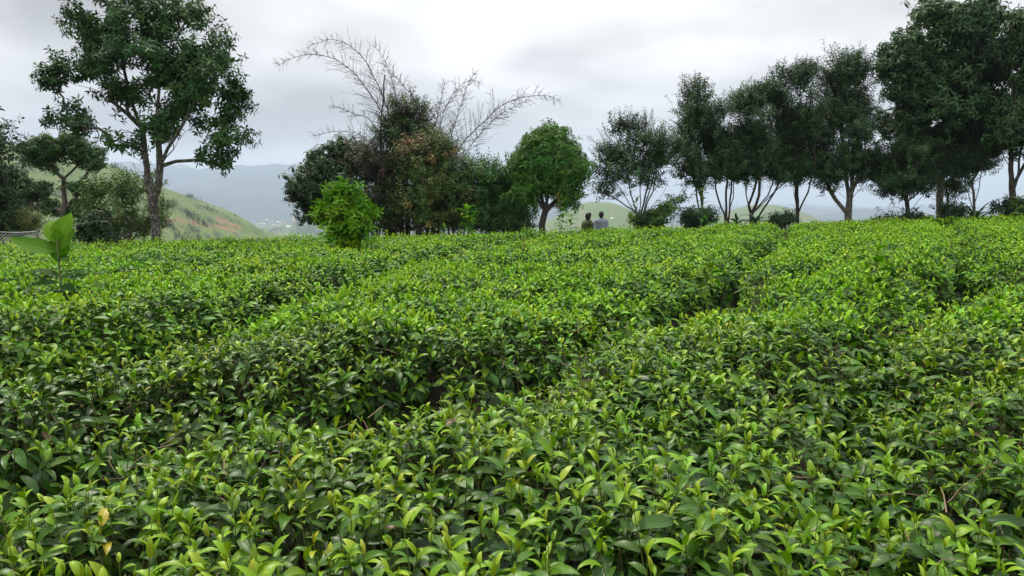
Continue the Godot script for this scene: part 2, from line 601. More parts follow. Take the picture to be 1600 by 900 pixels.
func build_tea() -> void:
	add_furrow([[-4.2, 1.8], [-3.1, 3.5, 2.5], [-2.75, 4.0, 2.8], [-2.55, 4.8, 2.4], [-2.4, 5.9, 1.6], [-2.1, 7.6, 1.0], [-1.6, 9.6, 0.6], [-0.7, 12.8, 0.4], [0.6, 16.5, 0.2], [2.0, 20.0, 0.2]], 0.17)
	add_furrow([[-2.8, 1.9, 0.8], [-1.8, 2.45, 1.4], [-1.35, 3.0, 1.3], [-0.75, 3.45, 2.7], [-0.2, 3.7, 2.6], [0.4, 4.3, 0.1], [1.1, 5.2, 0.5], [1.6, 6.0, 2.8], [2.2, 7.3, 1.9], [3.4, 10.0, 0.2], [4.6, 12.6, 1.4], [5.4, 14.0, 0.2], [6.6, 17.0, 0.2], [8.6, 22.0, 0.2]], 0.15)
	add_furrow([[0.75, 0.9, 0.4], [1.05, 1.9, 0.3], [1.35, 2.75, 0.6], [2.1, 4.0, 0.0], [3.4, 5.6, 0.2], [4.6, 7.0, 2.2], [5.2, 7.7, 2.2], [6.5, 10.0, 0.8], [9.0, 14.0, 0.2], [12.5, 20.0, 0.2]], 0.13)
	add_furrow([[-6.0, 3.0], [-5.6, 6.0, 0.6], [-4.9, 9.0, 0.4], [-3.6, 13.0, 0.2], [-2.4, 16.0, 0.2]], 0.12)
	add_furrow([[4.6, 4.2, 0.2], [6.5, 6.2, 0.4], [9.0, 8.6, 0.4], [12.0, 12.0, 0.2], [16.0, 18.0, 0.2]], 0.13)
	add_furrow([[-10.0, 6.0, 0.3], [-9.2, 10.0, 0.3], [-8.0, 15.0, 0.2]], 0.13)
	add_furrow([[-0.35, 9.2, 0.2], [1.0, 11.6, 0.6], [3.2, 15.2, 0.9], [5.4, 19.5, 0.2]], 0.11)
	# bushes
	rng.seed = 11
	var step := 1.12
	var cells := {}
	var bush := []
	for i in range(-17, 18):
		for j in range(0, 22):
			var x := (i + 0.5 * (j % 2)) * step + rnd(-0.2, 0.2)
			var d := 0.55 + j * step * 0.9 + rnd(-0.18, 0.18)
			if absf(x) > 0.78 * d + 1.0 or d > crest(x) + 2.4:
				continue
			# keep the root out of a furrow
			var e := 0.1
			var gap := furrow_gap(x, -d)
			if gap < 0.2:
				var g := Vector2(furrow_gap(x + e, -d) - furrow_gap(x - e, -d), furrow_gap(x, -d + e) - furrow_gap(x, -d - e)).normalized()
				x += g.x * (0.25 - gap)
				d -= g.y * (0.25 - gap)
			cells[Vector2i(i, j)] = bush.size()
			bush.push_back({"p": Vector2(x, -d), "a": [], "ac": PackedColorArray(), "b": [], "bc": PackedColorArray(), "u": [], "uc": PackedColorArray(), "near": []})
	# templates
	var shoots := []
	var meshes_mid := []
	var meshes_far := []
	for k in 8:
		var l := shoot_leaves(0)
		shoots.push_back(l)
		meshes_mid.push_back(shoot_mesh(l, 5))
		meshes_far.push_back(shoot_mesh(l, 3, false))
	var unders := []
	var under_mid := []
	for k in 4:
		var l := shoot_leaves(1)
		unders.push_back(l)
		under_mid.push_back(shoot_mesh(l, 4))
	# scatter
	rng.seed = 12
	var y0 := 0.95
	var d := y0
	while d < 24.0:
		var band := 0.10 if d < 5.0 else 0.2
		var halfw := 0.78 * d + 1.0
		var dens := 240.0 if d < 4.4 else (185.0 if d < 9.0 else 120.0)
		var cnt := int(band * halfw * 2.0 * dens * 1.8)
		for q in cnt:
			var x := rnd(-halfw, halfw)
			var dd := d + rnd(0, band)
			var z := -dd
			if dd > crest(x) + 2.4:
				continue
			var gap := furrow_gap(x, z)
			var inside := gap < -0.02
			if inside and rng.randf() < 0.55:
				continue
			for rep in (2 if gap < 0.13 and not inside else 1):
				var under := rng.randf() < 0.46
				# thin places where the twigs show
				var bare := n2.get_noise_2d(x * 30.0 + 200.0, z * 30.0)
				if bare > 0.34 and rng.randf() < 0.6:
					continue
				var top := table_h(x, z) + bank(x, z) - 0.16 * (1.0 - ss(0.0, 0.36, gap))
				var depth := 0.0
				var tilt := Vector3.UP
				var edge := gap < 0.13 and not inside
				if inside:                          # low dark leaves added over the soil so the furrow looks shaded
					under = true
					top = near_h(x, z) + rnd(0.08, 0.3)
				if edge:
					depth = rnd(0.0, 1.0) * rnd(0.3, 1.0) * 0.5
					if gap > 0.07:
						depth *= 0.6
					var e := 0.06
					var g := Vector3(furrow_gap(x + e, z) - gap, 0, furrow_gap(x, z + e) - gap).normalized()
					tilt = (Vector3.UP - g * minf(depth * 6.0, 1.4)).normalized()
					under = under or depth > 0.22
				elif under:
					depth = 0.03 + 0.16 * rng.randf()
				else:
					depth = 0.05 * rng.randf() - (0.05 * rng.randf() if rng.randf() < 0.25 else 0.0)
				var yy := top - depth - (0.05 if not under else 0.03)
				# nearest bush
				var best := -1
				var bd := 1e9
				var cj := int(round((dd - 0.55) / (step * 0.9)))
				var ci := int(round(x / step - 0.5 * (absi(cj) % 2)))
				for oi in [-1, 0, 1]:
					for oj in [-1, 0, 1]:
						var key := Vector2i(ci + oi, cj + oj)
						if cells.has(key):
							var id: int = cells[key]
							var ds: float = bush[id].p.distance_squared_to(Vector2(x, z))
							if ds < bd:
								bd = ds
								best = id
				if best < 0:
					continue
				yy -= 0.05 * ss(0.28, 0.62, sqrt(bd))
				var sc := rnd(0.85, 1.55)
				if dd > 9.0:
					sc *= 1.12
				var bs := Basis(Quaternion(Vector3.UP, (tilt + Vector3(rnd(-0.22, 0.22), 0, rnd(-0.22, 0.22))).normalized())) * Basis(Vector3.UP, rnd(0, TAU)) * sc
				var xf := Transform3D(bs, Vector3(x, yy, z))
				var patch := n1.get_noise_2d(x * 9.0 + 77.0, z * 9.0)
				var tint := Color(rnd(0.8, 1.12) * (1.0 + 0.15 * patch), rnd(0.94, 1.06), rnd(0.75, 1.25))
				var o = bush[best]
				if dd < 4.4:
					o.near.push_back([xf, rng.randi() % (4 if under else 8), under, tint, dd, depth])
				elif under:
					o.u.push_back(xf)
					o.uc.push_back(tint)
				elif rng.randf() < 0.5:
					o.a.push_back(xf)
					o.ac.push_back(tint)
				else:
					o.b.push_back(xf)
					o.bc.push_back(tint)
		d += band
	# near leaves: shared shapes in a set of tones
	var shapes := []
	rng.seed = 13
	for k in 5:
		shapes.push_back([rnd(0.31, 0.41), 0.2 + 0.14 * k, rnd(0.1, 1.1)])
	var tones := []
	for t in [0.08, 0.2, 0.32, 0.45, 0.58, 0.7, 0.82, 0.95]:
		tones.push_back(tea_color(t))
	tones.push_back(Color(0.42, 0.36, 0.03))
	tones.push_back(Color(0.13, 0.075, 0.03))
	var single := []
	var plain := []
	for s in shapes:
		var pl := MB.new()
		pl.leaf(Transform3D(), 1.0, s[0], s[1], s[2], 7, 4, Color.WHITE, 0.02)
		plain.push_back(pl.mesh())
		var row := []
		for c in tones:
			var lb := MB.new()
			lb.leaf(Transform3D(), 1.0, s[0], s[1], s[2], 7, 4, c, 0.02)
			row.push_back(lb.mesh())
		single.push_back(row)
	var branches := []
	for k in 5:
		branches.push_back(bush_branches(60 + k))
	rng.seed = 14
	var labels := ["clipped green tea bush in the row with the big leaved sapling", "clipped green tea bush in the broad row beside the sapling's furrow", "clipped green tea bush between the middle furrow and the twiggy furrow", "clipped green tea bush in the row past the twiggy furrow"]
	var total := 0
	var landmarks := []
	for lm in [["big leaved sapling", 97, 470, 6.2], ["bright yellow green shrub", 541, 384, 12.6], ["tiered bright sapling", 733, 366, 15.0], ["dry reddish sprig", 815, 392, 11.2], ["long yellow green shoots", 1105, 460, 6.3], ["pale broad leaved shoots", 1362, 466, 6.0]]:
		var lp := at(lm[1], lm[2], lm[3])
		landmarks.push_back([lm[0], Vector2(lp.x, lp.z)])
	for i in bush.size():
		var o = bush[i]
		if o.a.is_empty() and o.near.is_empty() and o.b.is_empty():
			continue
		var p: Vector2 = o.p
		var y := near_h(p.x, p.y)
		var row := 0
		if side_of(furrows[0][0], p) > 0.0:
			row = 1
		if side_of(furrows[1][0], p) > 0.0:
			row = 2
		if side_of(furrows[2][0], p) > 0.0:
			row = 3
		var where: String = labels[row]
		var grp: String = "tea bushes in " + ["the sapling row", "the broad middle row", "the row along the twiggy furrow", "the outer row"][row]
		var gap0 := furrow_gap(p.x, p.y)
		var beside := ""
		for lm in landmarks:
			if p.distance_to(lm[1]) < 0.75:
				beside = lm[0]
		if beside != "":
			where = "tea bush growing round the foot of the " + beside
			grp = "tea bushes round the " + beside
		elif -p.y > crest(p.x) - 0.8:
			where = where.replace("clipped green tea bush", "tea bush on the crest line")
			grp += " on the crest"
		elif n2.get_noise_2d(p.x * 30.0 + 200.0, p.y * 30.0) > 0.25:
			where = where.replace("clipped green tea bush", "tea bush with bare brown twigs showing")
			grp += " with bare twigs"
		elif gap0 < 0.45:
			where = where.replace("clipped green tea bush", "tea bush with dark open side")
			grp += " at a furrow edge"
		var t := thing("tea_bush", where, "tea bush", Vector3(p.x, y, p.y), grp)
		var br := part(t, "branches", branches[rng.randi() % 5], M.twig)
		br.rotation.y = rnd(0, TAU)
		br.scale = Vector3(1.15, 1.0, 1.15) if gap0 > 0.5 else Vector3(0.55, 1.0, 0.55)
		var inv := Transform3D(Basis(), -t.position)
		var far: bool = -p.y > 9.0
		var set_ = meshes_far if far else meshes_mid
		for g in [["a", "ac", "shoots"], ["b", "bc", "shoots"]]:
			var xs := []
			for xf in o[g[0]]:
				xs.push_back(inv * xf)
			many(t, g[2], set_[rng.randi() % 8], M.tea, xs, o[g[1]])
		var us := []
		for xf in o.u:
			us.push_back(inv * xf)
		many(t, "leaves", under_mid[rng.randi() % 4], M.tea, us, o.uc)
		if o.near.is_empty():
			continue
		# explode the shoots
		var mx := [[], [], [], [], []]
		var mc := [PackedColorArray(), PackedColorArray(), PackedColorArray(), PackedColorArray(), PackedColorArray()]
		var stems := MB.new()
		var singles := 0
		for s in o.near:
			var xf: Transform3D = s[0]
			var tmpl: Array = unders[s[1]] if s[2] else shoots[s[1]]
			var pick: bool = s[4] < 3.7 and s[4] > 1.45 and not s[2] and absf(xf.origin.x) < 0.76 * s[4] and s[5] < 0.05
			var top := 0.0
			for l in tmpl:
				var sc := rnd(0.85, 1.2)
				var lx: Transform3D = inv * xf * (l[0] as Transform3D)
				lx.basis = lx.basis.rotated(Vector3(rnd(-1, 1), rnd(-1, 1), rnd(-1, 1)).normalized(), rnd(0, 0.25))
				var len_: float = l[1] * sc
				var thin := 0.5 if l[4] > 1.0 else rnd(0.85, 1.12)
				lx.basis = lx.basis * Basis.from_scale(Vector3(len_ * thin, len_, len_))
				var sh := clampi(int(l[4] * 5.0 + rnd(-1, 1)), 0, 4)
				var age: float = clampf(l[2] + rnd(-0.08, 0.08), 0.0, 1.0)
				top = maxf(top, (l[0] as Transform3D).origin.y)
				if pick and singles < 290 and rng.randf() < 0.62 and len_ > 0.045:
					var lm := part(t, "leaf", single[sh][clampi(int(age * 8.0), 0, 7) if rng.randf() > 0.01 else 8 + rng.randi() % 2], M.tea_near)
					lm.transform = lx
					singles += 1
				else:
					mx[sh].push_back(lx)
					mc[sh].push_back(tea_color(age) * (s[3] as Color))
			var q := inv * xf
			stems.tube(PackedVector3Array([q * Vector3(rnd(-0.03, 0.03), -0.14, rnd(-0.03, 0.03)), q * Vector3(0.003, -0.03, 0), q * Vector3(0, top, 0)]), PackedFloat32Array([0.0028, 0.0022, 0.0012]), 4, Color(0.10, 0.085, 0.04) if s[2] else Color(0.11, 0.13, 0.035))
		total += singles
		for k in 5:
			many(t, "leaves", plain[k], M.tea_near, mx[k], mc[k])
		for k in 34:
			var w := p + Vector2(rnd(-0.55, 0.55), rnd(-0.5, 0.5))
			if furrow_gap(w.x, w.y) < 0.02:
				continue
			var q0 := Vector3(w.x, table_h(w.x, w.y) - rnd(0.06, 0.2), w.y) - t.position
			var dr := Vector3(rng.randfn(), rnd(-0.3, 0.9), rng.randfn()).normalized()
			var ln := rnd(0.05, 0.16)
			var jog := Vector3(rnd(-0.02, 0.02), rnd(-0.02, 0.02), rnd(-0.02, 0.02))
			stems.tube(PackedVector3Array([q0 - dr * ln * 0.5, q0 + jog, q0 + dr * ln * 0.5]), PackedFloat32Array([0.0026, 0.0021, 0.0012]), 4, Color(0.2, 0.14, 0.085) * rnd(0.6, 1.3))
		var sp := part(t, "shoot_stems", stems.mesh(), M.foliage)
		sp.set_meta("kind", "stuff")
	print("bushes ", bush.size(), " single leaves ", total)

func side_of(line: PackedVector2Array, p: Vector2) -> float:
	var best := 1e9
	var s := 0.0
	for i in line.size() - 1:
		var q := Geometry2D.get_closest_point_to_segment(p, line[i], line[i + 1])
		var ds := p.distance_to(q)
		if ds < best:
			best = ds
			s = (line[i + 1] - line[i]).cross(p - line[i])
	return s

# ---------------------------------------------------------------- trees
func spray(kind: String, sd: int) -> ArrayMesh:
	rng.seed = sd
	var b := MB.new()
	var g := Color.WHITE
	match kind:
		"broad":                                    # whorl of elliptic leaves round a shoot tip
			for i in 9:
				var yaw := i * 2.4 + rnd(-0.3, 0.3)
				var t := i / 8.0
				b.leaf(Transform3D(aim(yaw, lerpf(-0.35, 0.9, t) + rnd(-0.25, 0.25), rnd(-0.4, 0.4)), Vector3(0, 0.11 * t, 0)), rnd(0.10, 0.15), rnd(0.036, 0.05), 0.35, rnd(0.2, 0.9), 3, 2, g * rnd(0.75, 1.25))
		"droop":                                    # long hanging leaves
			for i in 11:
				var yaw := i * 2.4 + rnd(-0.3, 0.3)
				var t := i / 10.0
				b.leaf(Transform3D(aim(yaw, lerpf(-0.9, 0.35, t) + rnd(-0.3, 0.3), rnd(-0.4, 0.4)), Vector3(0, 0.10 * t, 0)), rnd(0.14, 0.2), rnd(0.034, 0.046), 0.35, rnd(0.5, 1.2), 3, 2, g * rnd(0.75, 1.25))
		"fine":                                     # small leaves along an upright twig
			for i in 13:
				var yaw := i * 2.4 + rnd(-0.3, 0.3)
				var t := i / 12.0
				b.leaf(Transform3D(aim(yaw, rnd(0.0, 0.9), rnd(-0.4, 0.4)), Vector3(0, 0.2 * t, 0)), rnd(0.055, 0.085), rnd(0.018, 0.026), 0.3, rnd(0.0, 0.6), 2, 2, g * rnd(0.75, 1.25))
			b.tube(PackedVector3Array([Vector3(0, -0.05, 0), Vector3(0, 0.2, 0)]), PackedFloat32Array([0.003, 0.002]), 3, Color(0.6, 0.5, 0.5))
		"feather":                                  # narrow leaves in flat hanging sprays
			for i in 14:
				var t := i / 13.0
				var s := 1.0 if i % 2 == 0 else -1.0
				b.leaf(Transform3D(aim(s * rnd(0.7, 1.2), rnd(-0.5, 0.2), rnd(-0.4, 0.4)), Vector3(0, -0.05 * t * t, 0.24 * t)), rnd(0.08, 0.12), rnd(0.024, 0.034), 0.3, rnd(0.2, 0.9), 2, 2, g * rnd(0.75, 1.25))
	return b.mesh()

var sprays := {}

func grow(spec: Dictionary) -> Node3D:
	var d: float = spec.d
	var px := d / FOC
	rng.seed = spec.seed
	var l0: Array = spec.limbs[0]
	var foot := at(l0[0][0], l0[0][1], d)
	foot.y = ground_h(foot.x, foot.z)
	var t := thing(spec.name, spec.label, spec.cat, foot, spec.get("group", ""))
	var pos := PackedVector3Array()
	var par := PackedInt32Array()
	var main := PackedByteArray()
	var dir := PackedVector3Array()
	# hand laid limbs
	for li in spec.limbs.size():
		var pts := []
		if li == 0:
			pts.push_back(foot - Vector3(0, 0.15, 0))
		for q in spec.limbs[li]:
			pts.push_back(at(q[0], q[1], d + (q[2] if q.size() > 2 else 0.0)))
		if li == 0 and pts[1].y < pts[0].y + 0.2:
			pts.remove_at(1)
		var prev := -1
		var start := 0
		if pos.size() > 0:
			var bd := 1e9
			for k in pos.size():
				var ds := pos[k].distance_squared_to(pts[0])
				if ds < bd:
					bd = ds
					prev = k
			pts[0] = pos[prev]
			start = 1
			if li > 0 and not (spec.limbs[li][0].size() > 2):
				# let unmarked limbs leave the plane of the picture
				var off: float = rnd(-0.35, 0.35) * pts[0].distance_to(pts[-1])
				for k in range(1, pts.size()):
					pts[k] = pts[k] + Vector3(0, 0, off * k / (pts.size() - 1))
		else:
			pos.push_back(pts[0]); par.push_back(-1); main.push_back(1); dir.push_back(Vector3.UP)
			prev = 0
			start = 1
		for k in range(start, pts.size()):
			var a: Vector3 = pos[prev]
			var b: Vector3 = pts[k]
			var m := maxi(1, int(a.distance_to(b) / 0.28))
			for s in range(1, m + 1):
				var p := a.lerp(b, float(s) / m)
				if s < m:
					p += Vector3(rnd(-1, 1), rnd(-1, 1), rnd(-1, 1)) * 0.025
				pos.push_back(p); par.push_back(prev); main.push_back(1)
				dir.push_back((p - pos[prev]).normalized())
				prev = pos.size() - 1
	for e in spec.get("stems", 0):
		# more stems that part low and climb into the crown
		var lb: Array = spec.lobes[rng.randi() % spec.lobes.size()]
		var root := mini(rng.randi_range(3, 6), pos.size() - 1)
		var goal := at(lb[0] + rnd(-0.5, 0.5) * lb[2], lb[1], d + rnd(-0.5, 0.5) * lb[2] * px)
		var a0: Vector3 = pos[root]
		var bend := a0.lerp(goal, 0.45) + Vector3((goal.x - a0.x) * 0.22, 0, (goal.z - a0.z) * 0.22)
		var m0 := maxi(3, int(a0.distance_to(goal) / 0.28))
		var pr := root
		for q in range(1, m0 + 1):
			var u := float(q) / m0
			var w := a0.lerp(bend, u).lerp(bend.lerp(goal, u), u) + Vector3(rnd(-1, 1), rnd(-1, 1), rnd(-1, 1)) * 0.02
			pos.push_back(w); par.push_back(pr); main.push_back(1)
			dir.push_back((w - pos[pr]).normalized())
			pr = pos.size() - 1
	# where leaves are wanted
	var att := []
	var lobes: Array = spec.lobes
	var wsum := 0.0
	for l in lobes:
		wsum += pow(l[2] * l[3], 0.75)
	var airy: float = spec.get("airy", 0.0)
	for li in lobes.size():
		var l: Array = lobes[li]
		var dz: float = l[4] if l.size() > 4 else rnd(-0.35, 0.35) * l[2] * px
		var cen := at(l[0], l[1], d + dz)
		var nn := int(round(spec.n * pow(l[2] * l[3], 0.75) / wsum))
		var got := 0
		for tr in nn * 4:
			if got >= nn:
				break
			var u := Vector3(rng.randfn(), rng.randfn(), rng.randfn()).normalized() * pow(rng.randf(), 0.42)
			var p := cen + Vector3(u.x * l[2] * px, u.y * l[3] * px, u.z * (l[2] * 0.6 + l[3] * 0.4) * px)
			if n2.get_noise_3d(p.x * 22.0 / (d * 0.06), p.y * 22.0 / (d * 0.06), p.z * 22.0 / (d * 0.06) + spec.seed) < airy:
				continue
			if p.y < foot.y + 0.1:
				continue
			att.push_back([p, cen, li])
			got += 1
	att.sort_custom(func(a, b): return (a[0] as Vector3).distance_squared_to(foot) < (b[0] as Vector3).distance_squared_to(foot))
	var tips := []
	for a in att:
		var p: Vector3 = a[0]
		var best := 0
		var bc := 1e9
		for k in pos.size():
			var q := p - pos[k]
			var c := q.length() * (1.0 + (0.7 if q.y < 0.0 else 0.0)) + (0.0 if main[k] == 1 else 0.06)
			if q.dot(dir[k]) < 0.0:
				c *= 1.5
			if c < bc:
				bc = c
				best = k
		var from: Vector3 = pos[best]
		var len_ := from.distance_to(p)
		var ctrl: Vector3 = from + dir[best] * len_ * 0.35 + Vector3(0, len_ * 0.1, 0)
		var m := maxi(2, int(len_ / 0.22))
		var prev := best
		for s in range(1, m + 1):
			var u := float(s) / m
			var w := from.lerp(ctrl, u).lerp(ctrl.lerp(p, u), u)
			if s < m:
				w += Vector3(rnd(-1, 1), rnd(-1, 1), rnd(-1, 1)) * 0.02
			pos.push_back(w); par.push_back(prev); main.push_back(0)
			dir.push_back((w - pos[prev]).normalized())
			prev = pos.size() - 1
		tips.push_back([prev, a[1], a[2]])
	# thickness grows towards the foot
	var nn := pos.size()
	var acc := PackedFloat32Array()
	acc.resize(nn)
	var kids := []
	kids.resize(nn)
	for k in range(nn - 1, -1, -1):
		if acc[k] == 0.0:
			acc[k] = 1.0
		if par[k] >= 0:
			acc[par[k]] += acc[k]
	for k in nn:
		if par[k] >= 0:
			if kids[par[k]] == null:
				kids[par[k]] = []
			kids[par[k]].push_back(k)
	var ex: float = spec.get("ex", 0.46)
	var tipr: float = spec.get("tip", 0.006)
	var rbase := pow(acc[0], ex)
	var rad := PackedFloat32Array()
	rad.resize(nn)
	for k in nn:
		rad[k] = tipr + (spec.r - tipr) * (pow(acc[k], ex) - 1.0) / maxf(rbase - 1.0, 0.01)
	var trunk := MB.new()
	var twigs := MB.new()
	var stack := [0]
	var begun := [-1]
	while not stack.is_empty():
		var k: int = stack.pop_back()
		var from: int = begun.pop_back()
		var pts := PackedVector3Array()
		var rr := PackedFloat32Array()
		if from >= 0:
			pts.push_back(pos[from] - foot)
			rr.push_back(minf(rad[from], rad[k] * 1.25))
		var cur := k
		while true:
			pts.push_back(pos[cur] - foot)
			rr.push_back(rad[cur] * (1.35 if cur == 0 else 1.0))
			if kids[cur] == null:
				break
			var bigk := -1
			for q in kids[cur]:
				if bigk < 0 or acc[q] > acc[bigk]:
					bigk = q
			for q in kids[cur]:
				if q != bigk:
					stack.push_back(q)
					begun.push_back(cur)
			cur = bigk
		var r0: float = rr[0]
		var sides := 9 if r0 > 0.08 else (6 if r0 > 0.03 else (4 if r0 > 0.012 else 3))
		(trunk if main[k] == 1 else twigs).tube(pts, rr, sides, Color.WHITE)
	part(t, "trunk", trunk.mesh(), spec.bark)
	if twigs.v.size() > 0:
		part(t, "branches", twigs.mesh(), spec.bark)
	if spec.get("per", 0) == 0:
		return t
	# leaf sprays round the branch ends
	var xs := [[], []]
	var cs := [PackedColorArray(), PackedColorArray()]
	var base: Color = spec.tint
	var spread: float = spec.get("spread", 0.16)
	for tp in tips:
		var k: int = tp[0]
		var warm := rnd(0.8, 1.25)
		var lc := base
		if spec.has("lobe_tint") and spec.lobe_tint.has(tp[2]):
			lc = spec.lobe_tint[tp[2]]
		if spec.has("flush") and rng.randf() < spec.flush[0]:
			lc = lc.lerp(spec.flush[1], rnd(0.4, 1.0))
		for s in spec.per:
			var p := pos[k]
			if s > 0:
				var back := k
				for w in rng.randi_range(0, 2):
					if par[back] >= 0 and main[par[back]] == 0:
						back = par[back]
				p = pos[back] + Vector3(rng.randfn(), rng.randfn() * 0.8, rng.randfn()) * spread * 0.55
			var out := (p - (tp[1] as Vector3)).normalized() + Vector3(0, spec.get("lift", 0.7), 0) + Vector3(rnd(-1, 1), rnd(-1, 1), rnd(-1, 1)) * 0.5
			var sz: float = spec.size * rnd(0.75, 1.3)
			var bs := Basis(Quaternion(Vector3.UP, out.normalized())) * Basis(Vector3.UP, rnd(0, TAU)) * sz
			var g := rng.randi() % 2
			xs[g].push_back(Transform3D(bs, p - foot))
			cs[g].push_back(Color(lc.r * warm * rnd(0.85, 1.15), lc.g * rnd(0.94, 1.06), lc.b * rnd(0.85, 1.15)))
	for g in 2:
		var key: String = "%s%d" % [spec.spray, (g + spec.seed) % 3]
		if not sprays.has(key):
			var st := rng.state
			sprays[key] = spray(spec.spray, 500 + sprays.size())
			rng.state = st
		many(t, "crown", sprays[key], spec.get("mat", M.foliage), xs[g], cs[g])
	return t

func build_trees() -> void:
	var G_DARK := Color(0.03, 0.068, 0.02)
	var G_DEEP := Color(0.034, 0.08, 0.023)
	var G_MID := Color(0.042, 0.095, 0.022)
	var G_LIGHT := Color(0.085, 0.18, 0.02)
	# --- the big tree with two stems
	grow({"name": "tall_tree", "label": "tall broad tree with forked lichen spotted trunk beside the hill", "cat": "tree", "d": 16.5, "seed": 101, "bark": M.bark_grey, "r": 0.105, "tip": 0.006,
		"limbs": [[[244, 378, 0], [243, 345, 0], [238, 318, 0], [231, 285, 0.1], [226, 240, 0.2], [222, 200, 0.2], [206, 160, 0.3], [194, 110, 0.2], [185, 50, 0.1]],
			[[239, 320, 0], [247, 290, -0.1], [250, 260, -0.1], [248, 225, -0.2], [246, 170, -0.3], [252, 100, -0.3], [255, 40, -0.2]],
			[[250, 258, -0.1], [262, 232, -0.3], [285, 195, -0.5], [310, 150, -0.6], [330, 100, -0.6]], [[250, 264, 0], [275, 252, 0.2], [310, 250, 0.4], [340, 256, 0.5]],
			[[254, 252, 0], [290, 205, 0.6], [335, 192, 0.9], [375, 205, 1.1]], [[226, 235, 0.2], [200, 215, -0.3], [165, 202, -0.6], [110, 195, -0.8]],
			[[222, 205, 0.2], [190, 170, -0.2], [150, 140, -0.5], [95, 125, -0.7]], [[228, 258, 0], [210, 246, -0.4], [180, 232, -0.7]], [[215, 180, 0.3], [180, 120, 0.9], [150, 60, 1.1]], [[248, 190, -0.2], [275, 130, 0.9], [300, 70, 1.2]]],
		"lobes": [[180, 28, 68, 36], [250, 22, 58, 38], [312, 75, 58, 42], [338, 125, 50, 38], [352, 160, 32, 26], [225, 85, 85, 45], [150, 62, 48, 40], [112, 105, 42, 22], [92, 118, 28, 14], [104, 185, 34, 20], [180, 222, 34, 18], [245, 185, 32, 30], [300, 150, 44, 28], [352, 212, 42, 13], [330, 248, 26, 10], [205, 140, 40, 18], [308, 20, 14, 12], [270, 120, 40, 30], [230, 150, 30, 18], [330, 190, 30, 14]],
		"n": 560, "per": 5, "spray": "broad", "size": 1.0, "spread": 0.24, "tint": Color(0.042, 0.105, 0.024), "airy": 0.0})
	# --- left margin
	grow({"name": "dark_tree", "label": "dark green tree at the edge beside the umbrella shaped tree", "cat": "tree", "d": 18.0, "seed": 102, "bark": M.bark_dark, "r": 0.13, "limbs": [[[-45, 380], [-42, 300], [-40, 200]]],
		"lobes": [[-35, 215, 46, 40], [-35, 270, 48, 50], [-20, 315, 40, 36], [-60, 240, 40, 70]], "n": 190, "per": 6, "spray": "broad", "size": 1.1, "spread": 0.3, "tint": G_DARK, "airy": -0.2})
	grow({"name": "umbrella_tree", "label": "umbrella shaped tree with pale trunk and drooping leaves", "cat": "tree", "d": 22.0, "seed": 103, "bark": M.bark_pale, "r": 0.12,
		"limbs": [[[103, 372], [101, 310], [98, 262]], [[100, 285], [75, 255], [55, 240]], [[99, 275], [120, 255], [138, 240]], [[98, 262], [92, 235]], [[101, 310], [70, 300], [50, 298]], [[101, 320], [120, 305], [130, 295]], [[102, 345], [80, 330], [72, 322]]],
		"lobes": [[90, 226, 58, 16], [60, 240, 36, 18], [128, 238, 30, 16], [145, 250, 12, 14], [52, 296, 28, 13], [124, 290, 16, 11], [72, 322, 16, 10], [122, 325, 20, 12], [18, 300, 26, 40]], "n": 230, "per": 6, "spray": "droop", "size": 0.95, "spread": 0.22, "tint": G_MID, "airy": -0.05})
	grow({"name": "airy_shrub", "label": "airy light green shrub with many thin stems behind forked trunk", "cat": "shrub", "d": 19.0, "seed": 104, "bark": M.bark_pale, "r": 0.05,
		"limbs": [[[205, 378], [200, 350], [190, 310], [180, 290]], [[205, 370], [180, 335], [160, 300]], [[205, 370], [215, 330], [218, 295]], [[206, 372], [235, 340], [255, 325]], [[206, 374], [160, 350], [150, 335]]],
		"lobes": [[165, 300, 20, 14], [212, 298, 26, 18], [190, 325, 32, 22], [250, 345, 12, 20], [155, 330, 12, 16], [222, 345, 24, 20], [185, 362, 34, 12]], "n": 210, "per": 5, "spray": "fine", "size": 1.5, "spread": 0.25, "tint": Color(0.085, 0.16, 0.03), "airy": 0.06})
	grow({"name": "dark_shrub", "label": "round dark green shrub behind the big leaved sapling", "cat": "shrub", "d": 16.5, "seed": 105, "bark": M.bark_dark, "r": 0.05, "limbs": [[[145, 385], [146, 360]]],
		"lobes": [[145, 358, 22, 17], [160, 370, 16, 14]], "n": 90, "per": 6, "spray": "broad", "size": 0.9, "spread": 0.2, "tint": G_DARK})
	grow({"name": "scrub_bush", "label": "yellow green scrub bush above the chain link fence", "cat": "shrub", "d": 18.5, "seed": 106, "bark": M.bark_pale, "r": 0.04, "limbs": [[[30, 385], [30, 355]]],
		"lobes": [[30, 352, 34, 14], [-10, 355, 25, 18], [5, 340, 20, 10]], "n": 110, "per": 5, "spray": "fine", "size": 1.3, "spread": 0.2, "tint": Color(0.1, 0.14, 0.025)})
	grow({"name": "bare_shrub", "label": "leafless grey brown shrub above the chain link fence", "cat": "shrub", "d": 19.5, "seed": 107, "bark": M.dead, "r": 0.035, "tip": 0.006, "limbs": [[[20, 380], [18, 330], [10, 305]], [[20, 370], [45, 335], [62, 330]]],
		"lobes": [[15, 310, 25, 22], [50, 335, 22, 12], [35, 320, 30, 20]], "n": 90, "per": 0})
